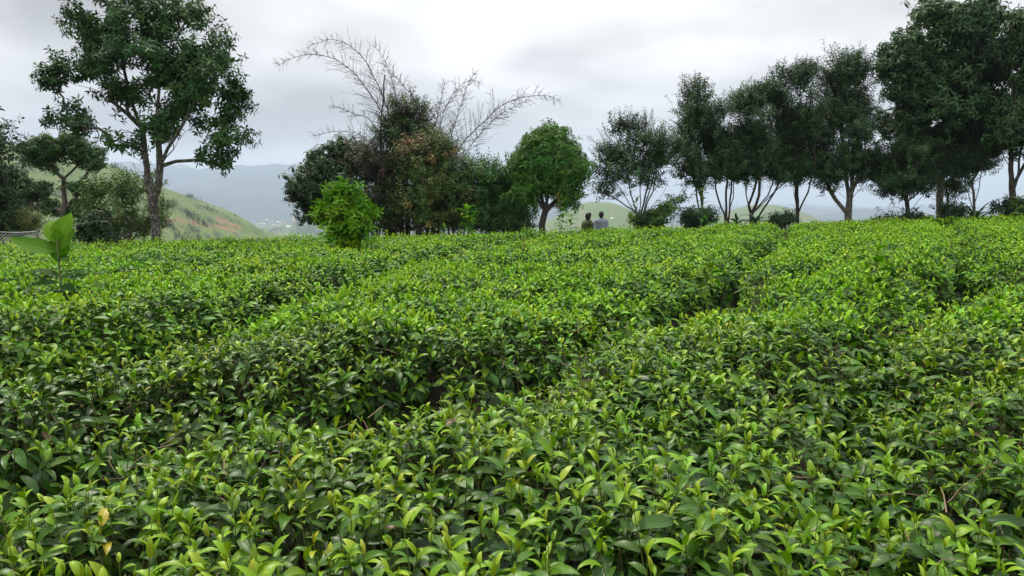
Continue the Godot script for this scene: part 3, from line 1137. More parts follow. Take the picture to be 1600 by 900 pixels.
	# --- clump in the middle
	grow({"name": "drooping_tree", "label": "dark tree with hanging leaves at the end of the thicket", "cat": "tree", "d": 20.5, "seed": 111, "bark": M.bark_dark, "r": 0.11, "limbs": [[[540, 378], [534, 330], [522, 290], [500, 260]], [[530, 320], [505, 300], [480, 295]], [[525, 295], [540, 250], [540, 225]]],
		"lobes": [[484, 288, 30, 36], [508, 256, 28, 24], [474, 292, 20, 28], [484, 334, 13, 12], [538, 235, 26, 18], [530, 295, 34, 36], [505, 315, 22, 14], [545, 345, 26, 20]], "n": 260, "per": 6, "spray": "droop", "size": 1.0, "spread": 0.24, "tint": Color(0.042, 0.082, 0.032), "airy": -0.22})
	grow({"name": "creeper_tree", "label": "tall thicket tree smothered in brownish creeper under bare bamboo", "cat": "tree", "d": 20.8, "seed": 112, "bark": M.bark_dark, "r": 0.12, "limbs": [[[612, 378], [616, 300], [625, 220], [636, 170]], [[615, 320], [590, 280], [572, 245]], [[616, 300], [645, 260]]],
		"lobes": [[637, 178, 28, 26], [625, 215, 40, 30], [600, 262, 45, 36], [640, 262, 40, 36], [565, 255, 28, 30], [585, 310, 45, 26], [630, 315, 40, 24], [655, 215, 25, 25], [590, 345, 40, 16], [635, 348, 36, 14]], "lobe_tint": {4: Color(0.075, 0.068, 0.04), 2: Color(0.055, 0.075, 0.03)},
		"flush": [0.2, Color(0.09, 0.065, 0.045)], "n": 520, "per": 6, "spray": "fine", "size": 1.5, "spread": 0.28, "tint": Color(0.048, 0.09, 0.024), "airy": -0.2})
	grow({"name": "copper_tree", "label": "thicket tree with coppery orange young leaves on top", "cat": "tree", "d": 19.6, "seed": 113, "bark": M.bark_pale, "r": 0.07, "limbs": [[[655, 378], [655, 340], [662, 300], [680, 250]], [[656, 330], [690, 300]]],
		"lobes": [[680, 232, 22, 18], [662, 262, 36, 30], [694, 280, 30, 34], [655, 310, 30, 26], [700, 320, 30, 24], [650, 234, 16, 9], [690, 248, 20, 9], [690, 345, 40, 16]], "lobe_tint": {5: Color(0.17, 0.115, 0.045), 6: Color(0.16, 0.12, 0.045)}, "flush": [0.12, Color(0.16, 0.12, 0.03)],
		"n": 370, "per": 6, "spray": "fine", "size": 1.45, "spread": 0.26, "tint": Color(0.06, 0.11, 0.022), "airy": -0.2})
	grow({"name": "green_thicket_tree", "label": "dense green bushy tree joining the round tree and the thicket", "cat": "tree", "d": 20.0, "seed": 114, "bark": M.bark_dark, "r": 0.09, "limbs": [[[770, 378], [768, 330], [760, 280]], [[769, 345], [800, 310]], [[768, 335], [735, 300]]],
		"lobes": [[756, 272, 32, 24], [770, 305, 42, 34], [735, 310, 26, 38], [803, 335, 24, 26], [790, 300, 26, 26], [770, 345, 50, 16]], "n": 380, "per": 6, "spray": "fine", "size": 1.45, "spread": 0.26, "tint": Color(0.05, 0.13, 0.024), "airy": -0.25})
	grow({"name": "round_tree", "label": "round crowned bright green tree next to the thicket", "cat": "tree", "d": 19.0, "seed": 115, "bark": M.bark_dark, "r": 0.09, "limbs": [[[847, 372], [847, 350], [852, 330], [856, 290]], [[850, 335], [835, 300], [825, 270]], [[852, 328], [880, 300], [895, 265]], [[853, 320], [862, 270], [865, 225]], [[851, 332], [842, 290], [838, 240]]],
		"lobes": [[857, 240, 54, 36], [855, 218, 36, 16], [887, 262, 32, 34], [822, 262, 28, 30], [850, 275, 50, 24], [885, 302, 22, 14], [822, 305, 18, 18]], "n": 440, "per": 6, "spray": "feather", "size": 1.25, "spread": 0.24, "lift": 0.2, "tint": Color(0.055, 0.145, 0.018), "airy": -0.38})
	# --- row on the ridge
	var ridge := "dark trees in the row on the ridge"
	var rs := {"cat": "tree", "group": ridge, "bark": M.bark_dark, "spray": "fine", "spread": 0.3, "lift": 1.0, "tint": G_DEEP, "stems": 3}
	var rows := [
		{"name": "many_stemmed_tree", "label": "airy many stemmed tree first in the ridge row, beside the two people", "d": 21.5, "seed": 121, "r": 0.052, "limbs": [[[1002, 365, 0], [1000, 345, 0], [985, 300, 0.2], [972, 250, 0.3], [968, 215, 0.3]], [[1002, 352, 0], [972, 300, -0.3], [950, 270, -0.4]], [[1001, 350, 0], [1000, 290, -0.4], [1002, 235, -0.5]], [[1002, 352, 0], [1020, 300, 0.4], [1030, 240, 0.6]], [[1003, 352, 0], [1035, 305, -0.2], [1050, 270, -0.2]], [[995, 335, 0], [965, 312, 0], [945, 302, 0]]],
			"lobes": [[970, 222, 20, 30], [1008, 222, 26, 30], [948, 258, 16, 28], [1040, 235, 22, 38], [995, 265, 38, 26], [946, 302, 9, 6], [1045, 282, 18, 16], [975, 200, 8, 10]], "n": 230, "per": 5, "size": 1.5, "airy": -0.02},
		{"name": "ridge_tree", "label": "slim ridge tree with a lone topknot, beside the many stemmed tree", "d": 22.5, "seed": 122, "r": 0.056, "limbs": [[[1099, 365], [1097, 330], [1096, 280], [1094, 220], [1089, 150]], [[1097, 310], [1080, 275]], [[1097, 300], [1115, 265]]],
			"lobes": [[1088, 148, 10, 16], [1082, 175, 12, 12], [1096, 215, 28, 36], [1084, 258, 20, 30], [1112, 250, 20, 28]], "n": 210, "per": 6, "size": 1.55, "airy": -0.02},
		{"name": "ridge_tree", "label": "ridge tree on two parting stems between slim and fan stemmed trees", "d": 23.0, "seed": 123, "r": 0.059, "limbs": [[[1136, 365], [1132, 335], [1118, 295], [1122, 240]], [[1136, 348], [1148, 310], [1152, 260], [1140, 190], [1134, 150]]],
			"lobes": [[1135, 152, 12, 24], [1135, 205, 26, 40], [1142, 255, 30, 28], [1122, 240, 20, 26]], "n": 240, "per": 6, "size": 1.55, "airy": -0.02},
		{"name": "ridge_tree", "label": "ridge tree whose stems fan out widely from the base", "d": 23.0, "seed": 124, "r": 0.074, "limbs": [[[1174, 365, 0], [1174, 335, 0], [1166, 305, 0], [1164, 260, 0.2]], [[1174, 338, 0], [1186, 305, -0.3], [1190, 250, -0.4]], [[1175, 340, 0], [1200, 305, 0.4], [1212, 270, 0.6], [1215, 150, 0.6]], [[1175, 335, 0], [1210, 300, 0], [1232, 282, 0]]],
			"lobes": [[1166, 165, 12, 24], [1213, 128, 15, 20], [1190, 185, 38, 40], [1202, 235, 44, 36], [1172, 258, 26, 22], [1226, 272, 20, 10]], "n": 360, "per": 6, "size": 1.6, "airy": -0.02},
		{"name": "ridge_tree", "label": "ridge tree with tight narrow fork between fan stemmed and thick trunked trees", "d": 23.5, "seed": 125, "r": 0.067, "limbs": [[[1246, 365], [1246, 335], [1240, 300], [1238, 260]], [[1246, 335], [1257, 300], [1262, 250], [1250, 140]], [[1246, 338], [1248, 290], [1245, 240]]],
			"lobes": [[1251, 132, 14, 24], [1255, 182, 32, 40], [1252, 232, 38, 36], [1245, 268, 26, 14]], "n": 310, "per": 6, "size": 1.6, "airy": -0.02},
		{"name": "ridge_tree", "label": "ridge tree on a short thick pale brown trunk", "d": 23.5, "seed": 126, "r": 0.118, "bark": M.bark_pale, "limbs": [[[1325, 368, 0], [1325, 335, 0], [1327, 315, 0], [1334, 270, 0], [1335, 180, 0]], [[1327, 318, 0], [1310, 300, 0.3], [1300, 265, 0.5]], [[1328, 315, 0], [1345, 295, -0.4], [1360, 260, -0.5]], [[1328, 312, 0], [1322, 280, 0.2], [1315, 200, 0.2], [1315, 120, 0.3]]],
			"lobes": [[1312, 108, 20, 24], [1340, 112, 20, 26], [1320, 160, 42, 38], [1330, 215, 48, 42], [1300, 258, 28, 24], [1352, 262, 34, 20], [1294, 285, 12, 8]], "n": 430, "per": 6, "size": 1.6, "airy": -0.02},
		{"name": "ridge_tree", "label": "low bushy ridge tree tucked under the tallest tree", "d": 23.0, "seed": 127, "r": 0.067, "limbs": [[[1420, 365], [1419, 335], [1417, 315], [1405, 285]], [[1419, 330], [1438, 305], [1442, 285]], [[1418, 325], [1415, 270]]],
			"lobes": [[1412, 262, 44, 30], [1392, 290, 22, 12], [1442, 288, 18, 14], [1400, 330, 18, 10], [1430, 250, 30, 30]], "n": 260, "per": 6, "size": 1.55, "airy": -0.02},
		{"name": "tallest_ridge_tree", "label": "tallest ridge tree with straight pale trunk and heavy drooping crown", "d": 24.0, "seed": 128, "r": 0.111, "bark": M.bark_pale, "spray": "droop", "lift": 0.5, "limbs": [[[1467, 368, 0], [1468, 320, 0], [1471, 250, 0], [1476, 160, 0], [1485, 60, 0]], [[1471, 240, 0], [1440, 190, 0.5], [1410, 130, 0.8], [1395, 95, 0.8]], [[1474, 190, 0], [1510, 140, -0.6], [1545, 100, -0.9]], [[1476, 150, 0], [1450, 90, -0.6], [1430, 60, -0.8]], [[1473, 210, 0], [1520, 190, 0.8], [1550, 180, 1.0]], [[1480, 110, 0], [1515, 60, 0.7], [1530, 20, 0.8]]],
			"lobes": [[1488, 38, 56, 40], [1530, 30, 36, 36], [1432, 80, 50, 34], [1402, 95, 30, 20], [1480, 100, 70, 46], [1542, 105, 36, 42], [1418, 138, 42, 36], [1480, 165, 66, 46], [1545, 175, 30, 36], [1425, 195, 44, 34], [1500, 220, 46, 26], [1450, 225, 40, 24]], "n": 800, "per": 6, "size": 1.25, "spread": 0.32, "airy": -0.02},
		{"name": "slender_tree", "label": "thin dark stemmed tree right behind the tallest trunk", "d": 25.0, "seed": 129, "r": 0.037, "limbs": [[[1482, 365], [1482, 320], [1485, 280]]],
			"lobes": [[1486, 275, 14, 22], [1494, 298, 10, 8]], "n": 60, "per": 5, "size": 1.5, "airy": -0.02},
		{"name": "leaning_tree", "label": "thin ridge tree whose trunk kinks and leans over sword leaved plant", "d": 23.5, "seed": 130, "r": 0.044, "bark": M.bark_pale, "limbs": [[[1524, 365], [1522, 320], [1518, 285], [1532, 262], [1542, 240]], [[1519, 288], [1505, 270], [1495, 255]]],
			"lobes": [[1527, 236, 32, 24], [1500, 258, 28, 18], [1545, 220, 14, 20]], "n": 150, "per": 6, "size": 1.5, "airy": -0.02},
		{"name": "ridge_tree", "label": "last tree of the ridge row with ivy dark trunk and open limbs", "d": 22.0, "seed": 131, "r": 0.096, "spray": "droop", "lift": 0.5, "limbs": [[[1581, 368, 0], [1581, 320, 0], [1580, 250, 0], [1583, 180, 0], [1592, 90, 0]], [[1580, 260, 0], [1566, 240, 0.2], [1560, 215, 0.3]], [[1581, 290, 0], [1602, 255, -0.3], [1612, 220, -0.4]], [[1582, 200, 0], [1620, 150, 0.5], [1640, 100, 0.6]]],
			"lobes": [[1592, 58, 22, 34], [1606, 115, 40, 44], [1588, 175, 38, 36], [1625, 205, 44, 40], [1566, 205, 18, 18], [1640, 150, 50, 60]], "n": 360, "per": 6, "size": 1.2, "spread": 0.3, "airy": -0.02}]
	for s in rows:
		var m := rs.duplicate()
		m.merge(s, true)
		for l in m.lobes:
			l[2] *= 1.09
		m.n = int(m.n * 1.12)
		grow(m)
	# --- low shrubs on the ridge
	var low := [["light_shrub", "light green shrub at the foot of the many stemmed tree", 20.5, [[1050, 322, 22, 15], [1040, 340, 28, 14]], Color(0.055, 0.13, 0.02), 90, [1050, 365]],
		["leafy_shrub", "dark green low shrub below the slim ridge tree", 21.0, [[1085, 340, 32, 13], [1060, 345, 20, 10]], Color(0.03, 0.07, 0.02), 90, [1085, 365]],
		["leafy_shrub", "small dark shrub between the fan stemmed and narrow forked trees", 21.5, [[1222, 345, 18, 6]], Color(0.025, 0.055, 0.02), 40, [1222, 365]],
		["leafy_shrub", "low dark shrub spreading round the low bushy ridge tree", 21.5, [[1395, 346, 30, 5], [1430, 344, 25, 6]], Color(0.025, 0.055, 0.02), 70, [1410, 368]],
		["leafy_shrub", "dark shrub below the thin dark stemmed tree", 21.5, [[1488, 332, 16, 10]], Color(0.025, 0.055, 0.02), 50, [1488, 365]],
		["leafy_shrub", "broad dark shrub at the foot of the last ridge tree", 21.0, [[1566, 326, 22, 14], [1596, 328, 20, 16], [1620, 330, 30, 20]], Color(0.03, 0.065, 0.02), 120, [1575, 365]],
		["leafy_shrub", "dark low shrub behind the yellowish sapling by the many stemmed tree", 20.5, [[1005, 346, 18, 8]], Color(0.03, 0.07, 0.02), 40, [1005, 365]]]
	var q := 0
	for s in low:
		grow({"name": s[0], "label": s[1], "cat": "shrub", "d": s[2], "seed": 140 + q, "bark": M.bark_dark, "r": 0.03, "limbs": [[s[6], [s[6][0], s[6][1] - 20]]], "lobes": s[3], "n": s[5], "per": 5, "spray": "broad", "size": 0.8, "spread": 0.2, "tint": s[4]})
		q += 1

# ---------------------------------------------------------------- bamboo
func build_bamboo() -> void:
	rng.seed = 201
	var d := 21.0
	var foot := at(650, 372, d)
	foot.y = ground_h(foot.x, foot.z)
	var t := thing("bamboo_clump", "bare dead bamboo with long arching culms over the thicket", "bamboo", foot)
	var arcs := [
		[[630, 372], [618, 260], [603, 192], [568, 133], [533, 98], [490, 85], [455, 92], [430, 105]],
		[[632, 372], [622, 250], [607, 176], [583, 118], [560, 83], [529, 63], [500, 66], [476, 76]],
		[[645, 372], [655, 240], [648, 160], [630, 134], [607, 108], [592, 96]],
		[[660, 372], [676, 250], [688, 196], [700, 160], [720, 133], [738, 126], [755, 132]],
		[[662, 372], [672, 240], [684, 180], [696, 124]],
		[[670, 372], [690, 280], [715, 234], [758, 188], [793, 160], [840, 149], [862, 152], [878, 160]],
		[[672, 372], [700, 285], [723, 246], [762, 196], [800, 168], [828, 158]],
		[[615, 372], [600, 270], [583, 195], [548, 176], [515, 163]],
		[[618, 372], [596, 260], [575, 222], [540, 205], [485, 213]],
		[[664, 372], [690, 270], [712, 190], [728, 140], [745, 110]],
		[[640, 372], [632, 240], [618, 150], [600, 92], [580, 70]],
		[[612, 372], [596, 240], [599, 150], [601, 118]]]
	for i in arcs.size():
		var cv := Curve3D.new()
		var dz := rnd(-1.2, 1.2)
		var pts: Array = arcs[i]
		for k in pts.size():
			var p := at(pts[k][0], pts[k][1], d + dz * k / pts.size())
			if k == 0:
				p.y = ground_h(p.x, p.z) - 0.05
			cv.add_point(p - foot)
		for k in range(1, pts.size() - 1):
			var tan_ := (cv.get_point_position(k + 1) - cv.get_point_position(k - 1)) * 0.22
			cv.set_point_in(k, -tan_)
			cv.set_point_out(k, tan_)
		var len_ := cv.get_baked_length()
		var n := int(len_ / 0.16)
		var cp := PackedVector3Array()
		var cr := PackedFloat32Array()
		var thick := 0.036 if i == 11 else (0.03 if i in [0, 1, 4, 5] else 0.022)
		for k in n + 1:
			var u := float(k) / n
			cp.push_back(cv.sample_baked(u * len_) + Vector3(rnd(-1, 1), rnd(-1, 1), rnd(-1, 1)) * 0.008)
			cr.push_back(lerpf(thick, 0.005 if i != 11 else 0.022, pow(u, 1.2)))
		var b := MB.new()
		b.tube(cp, cr, 5, Color.WHITE)
		var culm := part(t, "culm", b.mesh(), M.dead)
		if i == 11:
			continue
		# whorls of thin side twigs at the nodes
		var tw := MB.new()
		for k in range(int(n * 0.34), n):
			var u := float(k) / n
			var fw := (cp[mini(k + 1, n)] - cp[k - 1]).normalized()
			var reach := lerpf(1.0, 0.3, ss(0.55, 1.0, u))
			for s in rng.randi_range(3, 6):
				var side := fw.cross(Vector3(rng.randfn(), rng.randfn(), rng.randfn())).normalized()
				var dir := (fw * rnd(0.35, 1.0) + side + Vector3(0, 0.35, 0)).normalized()
				var L := reach * rnd(0.35, 1.1)
				var e := cp[k] + dir * L + Vector3(0, -0.05 * L, 0)
				var mid := cp[k] + dir * L * 0.5 + Vector3(rnd(-1, 1), rnd(-1, 1), rnd(-1, 1)) * 0.03
				tw.tube(PackedVector3Array([cp[k], mid, e]), PackedFloat32Array([0.0055, 0.004, 0.0025]), 3, Color.WHITE)
				for f in rng.randi_range(0, 3):
					var st := mid.lerp(e, rnd(-0.5, 0.8))
					var d2 := (dir + Vector3(rng.randfn(), rng.randfn(), rng.randfn()) * 0.5).normalized()
					tw.tube(PackedVector3Array([st, st + d2 * L * rnd(0.2, 0.45)]), PackedFloat32Array([0.004, 0.0022]), 3, Color.WHITE)
		var tp := part(culm, "twigs", tw.mesh(), M.dead)
		tp.set_meta("kind", "stuff")
	# short culms that stand under the thicket
	for k in 30:
		var bx := rnd(566, 745)
		var dd := d + rnd(-0.9, 1.0)
		var a := at(bx, 370, dd)
		a.y = ground_h(a.x, a.z) - 0.05
		var e := at(bx + rnd(-14, 14), rnd(240, 300), dd + rnd(-0.3, 0.3))
		var b := MB.new()
		b.tube(PackedVector3Array([a - foot, a.lerp(e, 0.5) - foot + Vector3(rnd(-0.05, 0.05), 0, 0), e - foot]), PackedFloat32Array([0.03, 0.027, 0.018]), 5, Color.WHITE)
		part(t, "culm", b.mesh(), M.bark_dark if k % 5 else M.bark_pale)

# ---------------------------------------------------------------- small plants with leaves that can be told apart
func plant(called: String, label: String, cat: String, px: float, py: float, d: float, stems: Array, group := "") -> Node3D:
	# stems: [dx_m, height_m, lean_z, radius, leaf_count, leaf_len, leaf_ratio, tone, start, el_low, el_high]
	var foot := at(px, py, d)
	var gy := ground_h(foot.x, foot.z)
	var top0 := foot.y
	foot.y = gy
	var t := thing(called, label, cat, foot, group)
	var count := 0
	var rest := []
	var restc := PackedColorArray()
	var restm: Mesh
	for s in stems:
		var h: float = s[1] * 1.15 + 0.06 + (top0 - gy)
		var pts := PackedVector3Array()
		var rr := PackedFloat32Array()
		for k in 7:
			var u := k / 6.0
			pts.push_back(Vector3(s[0] * pow(u, 1.4), h * u - 0.03, s[2] * pow(u, 1.4)) + Vector3(rnd(-1, 1), 0, rnd(-1, 1)) * 0.012)
			rr.push_back(lerpf(s[3], s[3] * 0.3, u))
		var b := MB.new()
		b.tube(pts, rr, 6, Color.WHITE)
		part(t, "stem", b.mesh(), M.stem)
		var shapes := []
		for k in 3:
			var lb := MB.new()
			var c: Color = s[7]
			lb.leaf(Transform3D(), 1.0, s[6] * rnd(1.2, 1.45), 0.35, 0.3 + 0.4 * k, 6, 2, Color(c.r * rnd(0.85, 1.15), c.g * rnd(0.9, 1.1), c.b), 0.02)
			shapes.push_back(lb.mesh())
		var lo := lerpf(0.0, 1.0, s[8])
		for k in s[4]:
			var u: float = lerpf(lo, 1.0, pow((k + 1.0) / s[4], 0.8))
			var i := mini(int(u * 6.0), 5)
			var p := pts[i].lerp(pts[i + 1], u * 6.0 - i)
			var yaw: float = k * 2.4 + rnd(-0.3, 0.3)
			var L: float = s[5] * rnd(0.95, 1.5) * (0.7 if k == s[4] - 1 else 1.0)
			var lx := Transform3D(aim(yaw, lerpf(s[9], s[10], (u - lo) / maxf(1.0 - lo, 0.01)) + rnd(-0.2, 0.2), rnd(-0.3, 0.3)) * L, p)
			var shp: Mesh = shapes[rng.randi() % 3]
			count += 1
			if count % 2 == 1 or total_leaves(stems) < 290:
				part(t, "leaf", shp, M.big).transform = lx
			else:
				restm = shp
				rest.push_back(lx)
				restc.push_back(Color.WHITE * rnd(0.85, 1.15))
	many(t, "leaves", restm, M.big, rest, restc)
	return t

func total_leaves(stems: Array) -> int:
	var n := 0
	for s in stems:
		n += s[4]
	return n

func build_plants() -> void:
	rng.seed = 301
	# the sapling with very large leaves, each leaf laid by hand: [node height, yaw, elevation, length, ratio, droop, roll, tone]
	var foot := at(97, 470, 6.2)
	var gy := near_h(foot.x, foot.z)
	var base_y := foot.y - gy
	foot.y = gy
	var t := thing("large_leaf_sapling", "sapling with a few very large ribbed green leaves above tea", "sapling", foot)
	var b := MB.new()
	var h := base_y + 0.56
	b.tube(PackedVector3Array([Vector3(0, -0.05, 0), Vector3(0.01, h * 0.5, 0.01), Vector3(0.0, h, 0)]), PackedFloat32Array([0.014, 0.011, 0.007]), 7, Color.WHITE)
	part(t, "stem", b.mesh(), M.stem)
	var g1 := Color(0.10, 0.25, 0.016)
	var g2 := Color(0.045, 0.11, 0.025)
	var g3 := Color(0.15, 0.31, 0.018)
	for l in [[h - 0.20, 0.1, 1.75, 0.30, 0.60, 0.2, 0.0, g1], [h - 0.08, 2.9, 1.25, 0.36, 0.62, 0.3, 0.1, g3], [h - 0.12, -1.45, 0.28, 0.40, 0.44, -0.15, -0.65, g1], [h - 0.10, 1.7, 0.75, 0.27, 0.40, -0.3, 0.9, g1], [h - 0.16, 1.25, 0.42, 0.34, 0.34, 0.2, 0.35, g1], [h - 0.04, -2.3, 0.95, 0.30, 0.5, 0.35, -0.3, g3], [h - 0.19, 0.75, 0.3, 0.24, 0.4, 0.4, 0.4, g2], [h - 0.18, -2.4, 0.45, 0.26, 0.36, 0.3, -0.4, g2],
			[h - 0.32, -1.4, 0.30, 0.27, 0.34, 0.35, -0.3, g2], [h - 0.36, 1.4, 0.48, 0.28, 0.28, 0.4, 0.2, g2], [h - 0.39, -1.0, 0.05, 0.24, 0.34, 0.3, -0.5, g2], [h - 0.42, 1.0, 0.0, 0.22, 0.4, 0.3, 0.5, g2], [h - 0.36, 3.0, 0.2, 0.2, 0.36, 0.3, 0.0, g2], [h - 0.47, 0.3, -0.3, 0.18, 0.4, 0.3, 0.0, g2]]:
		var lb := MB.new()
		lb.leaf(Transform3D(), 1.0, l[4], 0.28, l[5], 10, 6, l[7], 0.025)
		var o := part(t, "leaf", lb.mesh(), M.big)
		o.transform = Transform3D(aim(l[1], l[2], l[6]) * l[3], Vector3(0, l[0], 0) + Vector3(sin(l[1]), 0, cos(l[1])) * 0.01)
	# bright shrub in front of the thicket
	var bright := Color(0.13, 0.29, 0.018)
	grow({"name": "bright_shrub", "label": "bright yellow green leafy shrub in front of the thicket", "cat": "shrub", "d": 12.6, "seed": 151, "bark": M.stem, "r": 0.022, "tip": 0.004, "stems": 8, "limbs": [[[541, 388], [541, 350], [543, 310]]],
		"lobes": [[540, 348, 36, 30], [540, 322, 24, 20], [520, 332, 13, 18], [562, 328, 13, 18], [540, 374, 34, 13], [563, 297, 5, 10], [522, 303, 6, 10], [541, 306, 6, 10]], "n": 200, "per": 3, "spray": "broad", "size": 0.95, "spread": 0.2, "lift": 1.0, "tint": Color(0.135, 0.31, 0.013), "mat": M.big, "airy": -0.03})
	rng.seed = 302
	# saplings along the crest
	plant("young_sapling", "bright green sapling with tiered leaves before green thicket tree", "sapling", 733, 366, 15.0, [[-0.05, 0.46, 0, 0.01, 20, 0.2, 0.3, bright, 0.55, 0.0, 0.9], [0.1, 0.34, 0.1, 0.008, 7, 0.17, 0.3, bright, 0.55, 0.1, 0.9]])
	plant("young_sapling", "tiny bright sapling before the copper tipped tree", "sapling", 694, 366, 15.2, [[0.0, 0.14, 0, 0.006, 6, 0.11, 0.3, bright, 0.6, 0.2, 1.1]])
	plant("pink_tipped_sapling", "slender sapling with pinkish tips at the foot of round tree", "sapling", 874, 358, 17.0, [[0.03, 0.62, 0, 0.01, 18, 0.16, 0.26, Color(0.07, 0.13, 0.03), 0.5, 0.1, 1.1], [-0.04, 0.72, 0.1, 0.008, 9, 0.13, 0.26, Color(0.2, 0.13, 0.07), 0.7, 0.3, 1.1], [0.1, 0.4, 0.1, 0.008, 10, 0.15, 0.28, bright, 0.5, 0.1, 1.0]])
	plant("young_sapling", "leafy sapling between the round tree and the two people", "sapling", 891, 358, 16.6, [[0.02, 0.22, 0, 0.008, 9, 0.19, 0.28, bright, 0.65, 0.0, 1.0]])
	plant("young_sapling", "small sapling with yellowish pointed leaves by the many stemmed tree", "sapling", 984, 356, 17.5, [[0.0, 0.25, 0, 0.008, 8, 0.2, 0.24, Color(0.15, 0.2, 0.03), 0.65, 0.5, 1.2]])
	plant("young_sapling", "tall pale sapling in front of the slim ridge tree", "sapling", 1095, 352, 18.5, [[0.02, 0.82, 0, 0.01, 15, 0.22, 0.26, Color(0.1, 0.2, 0.03), 0.5, 0.0, 0.9]])
	plant("young_sapling", "reddish green sapling beside the shrub under the many stemmed tree", "sapling", 991, 352, 19.5, [[0.05, 0.62, 0, 0.01, 16, 0.17, 0.26, Color(0.09, 0.16, 0.03), 0.45, 0.1, 1.0]])
	plant("young_sapling", "pale leafed sapling at the foot of the last ridge tree", "sapling", 1585, 345, 18.5, [[0.03, 0.5, 0, 0.01, 14, 0.2, 0.3, Color(0.09, 0.17, 0.03), 0.45, 0.0, 0.9]])
	plant("dry_sapling", "dry reddish brown sprig on top of the broad tea row", "sapling", 815, 392, 11.2, [[0.03, 0.12, 0, 0.004, 14, 0.07, 0.22, Color(0.2, 0.1, 0.05), 0.5, 0.2, 1.1]])
	plant("young_sapling", "dry pale stalk on the tea below the forked trunk", "sapling", 247, 388, 12.0, [[0.04, 0.2, 0, 0.006, 4, 0.08, 0.25, Color(0.16, 0.17, 0.06), 0.6, 0.2, 1.1], [-0.1, 0.08, 0, 0.006, 7, 0.12, 0.3, bright, 0.6, 0.0, 1.0]])
	# long shoots that rise out of the tea
	var long_ := Color(0.11, 0.23, 0.02)
	plant("tall_tea_shoot", "long yellow green tea shoots standing over a dark furrow", "tea shoot", 1105, 460, 6.3, [[0.04, 0.26, 0, 0.006, 9, 0.13, 0.34, long_, 0.72, 0.0, 0.8], [-0.1, 0.17, 0.1, 0.005, 7, 0.12, 0.34, long_, 0.75, 0.0, 0.8], [0.2, 0.12, 0.05, 0.005, 7, 0.13, 0.34, Color(0.03, 0.09, 0.015), 0.7, -0.2, 0.6]])
	plant("tall_tea_shoot", "pale broad leaved shoots on the row past twiggy furrow", "tea shoot", 1362, 466, 6.0, [[0.02, 0.33, 0, 0.006, 9, 0.17, 0.36, long_, 0.68, -0.1, 0.9], [0.13, 0.14, 0.1, 0.005, 6, 0.15, 0.36, Color(0.05, 0.13, 0.02), 0.75, -0.2, 0.6], [-0.14, 0.1, 0.1, 0.005, 5, 0.15, 0.36, Color(0.05, 0.13, 0.02), 0.75, -0.2, 0.6]])
	# sword leaved rosettes at the feet of the ridge trees
	for r in [[1150, 352, 21.0, 15, 0.55, "sword leaved plant under the two stemmed ridge tree"], [1181, 352, 20.6, 17, 0.75, "sword leaved plant at the foot of the fan stemmed tree"], [1522, 350, 20.5, 24, 1.0, "large sword leaved plant under the kinked leaning tree"]]:
		var f := at(r[0], r[1], r[2])
		var y := f.y
		f.y = ground_h(f.x, f.z)
		var p := thing("sword_leaf_plant", r[5], "plant", f, "sword leaved plants on the ridge")
		var sb := MB.new()
		sb.tube(PackedVector3Array([Vector3(0, -0.05, 0), Vector3(0, y - f.y + 0.1, 0)]), PackedFloat32Array([0.05, 0.035]), 6, Color.WHITE)
		part(p, "stem", sb.mesh(), M.bark_dark)
		for k in r[3]:
			var lb := MB.new()
			lb.leaf(Transform3D(), r[4] * rnd(0.7, 1.1), 0.07, 0.5, rnd(0.5, 1.3), 7, 2, Color(0.03, 0.065, 0.028) * rnd(0.8, 1.4))
			var o := part(p, "leaf", lb.mesh(), M.foliage)
			o.transform = Transform3D(aim(k * 2.4 + rnd(-0.2, 0.2), rnd(0.25, 1.15)), Vector3(0, y - f.y + rnd(-0.05, 0.12), 0))

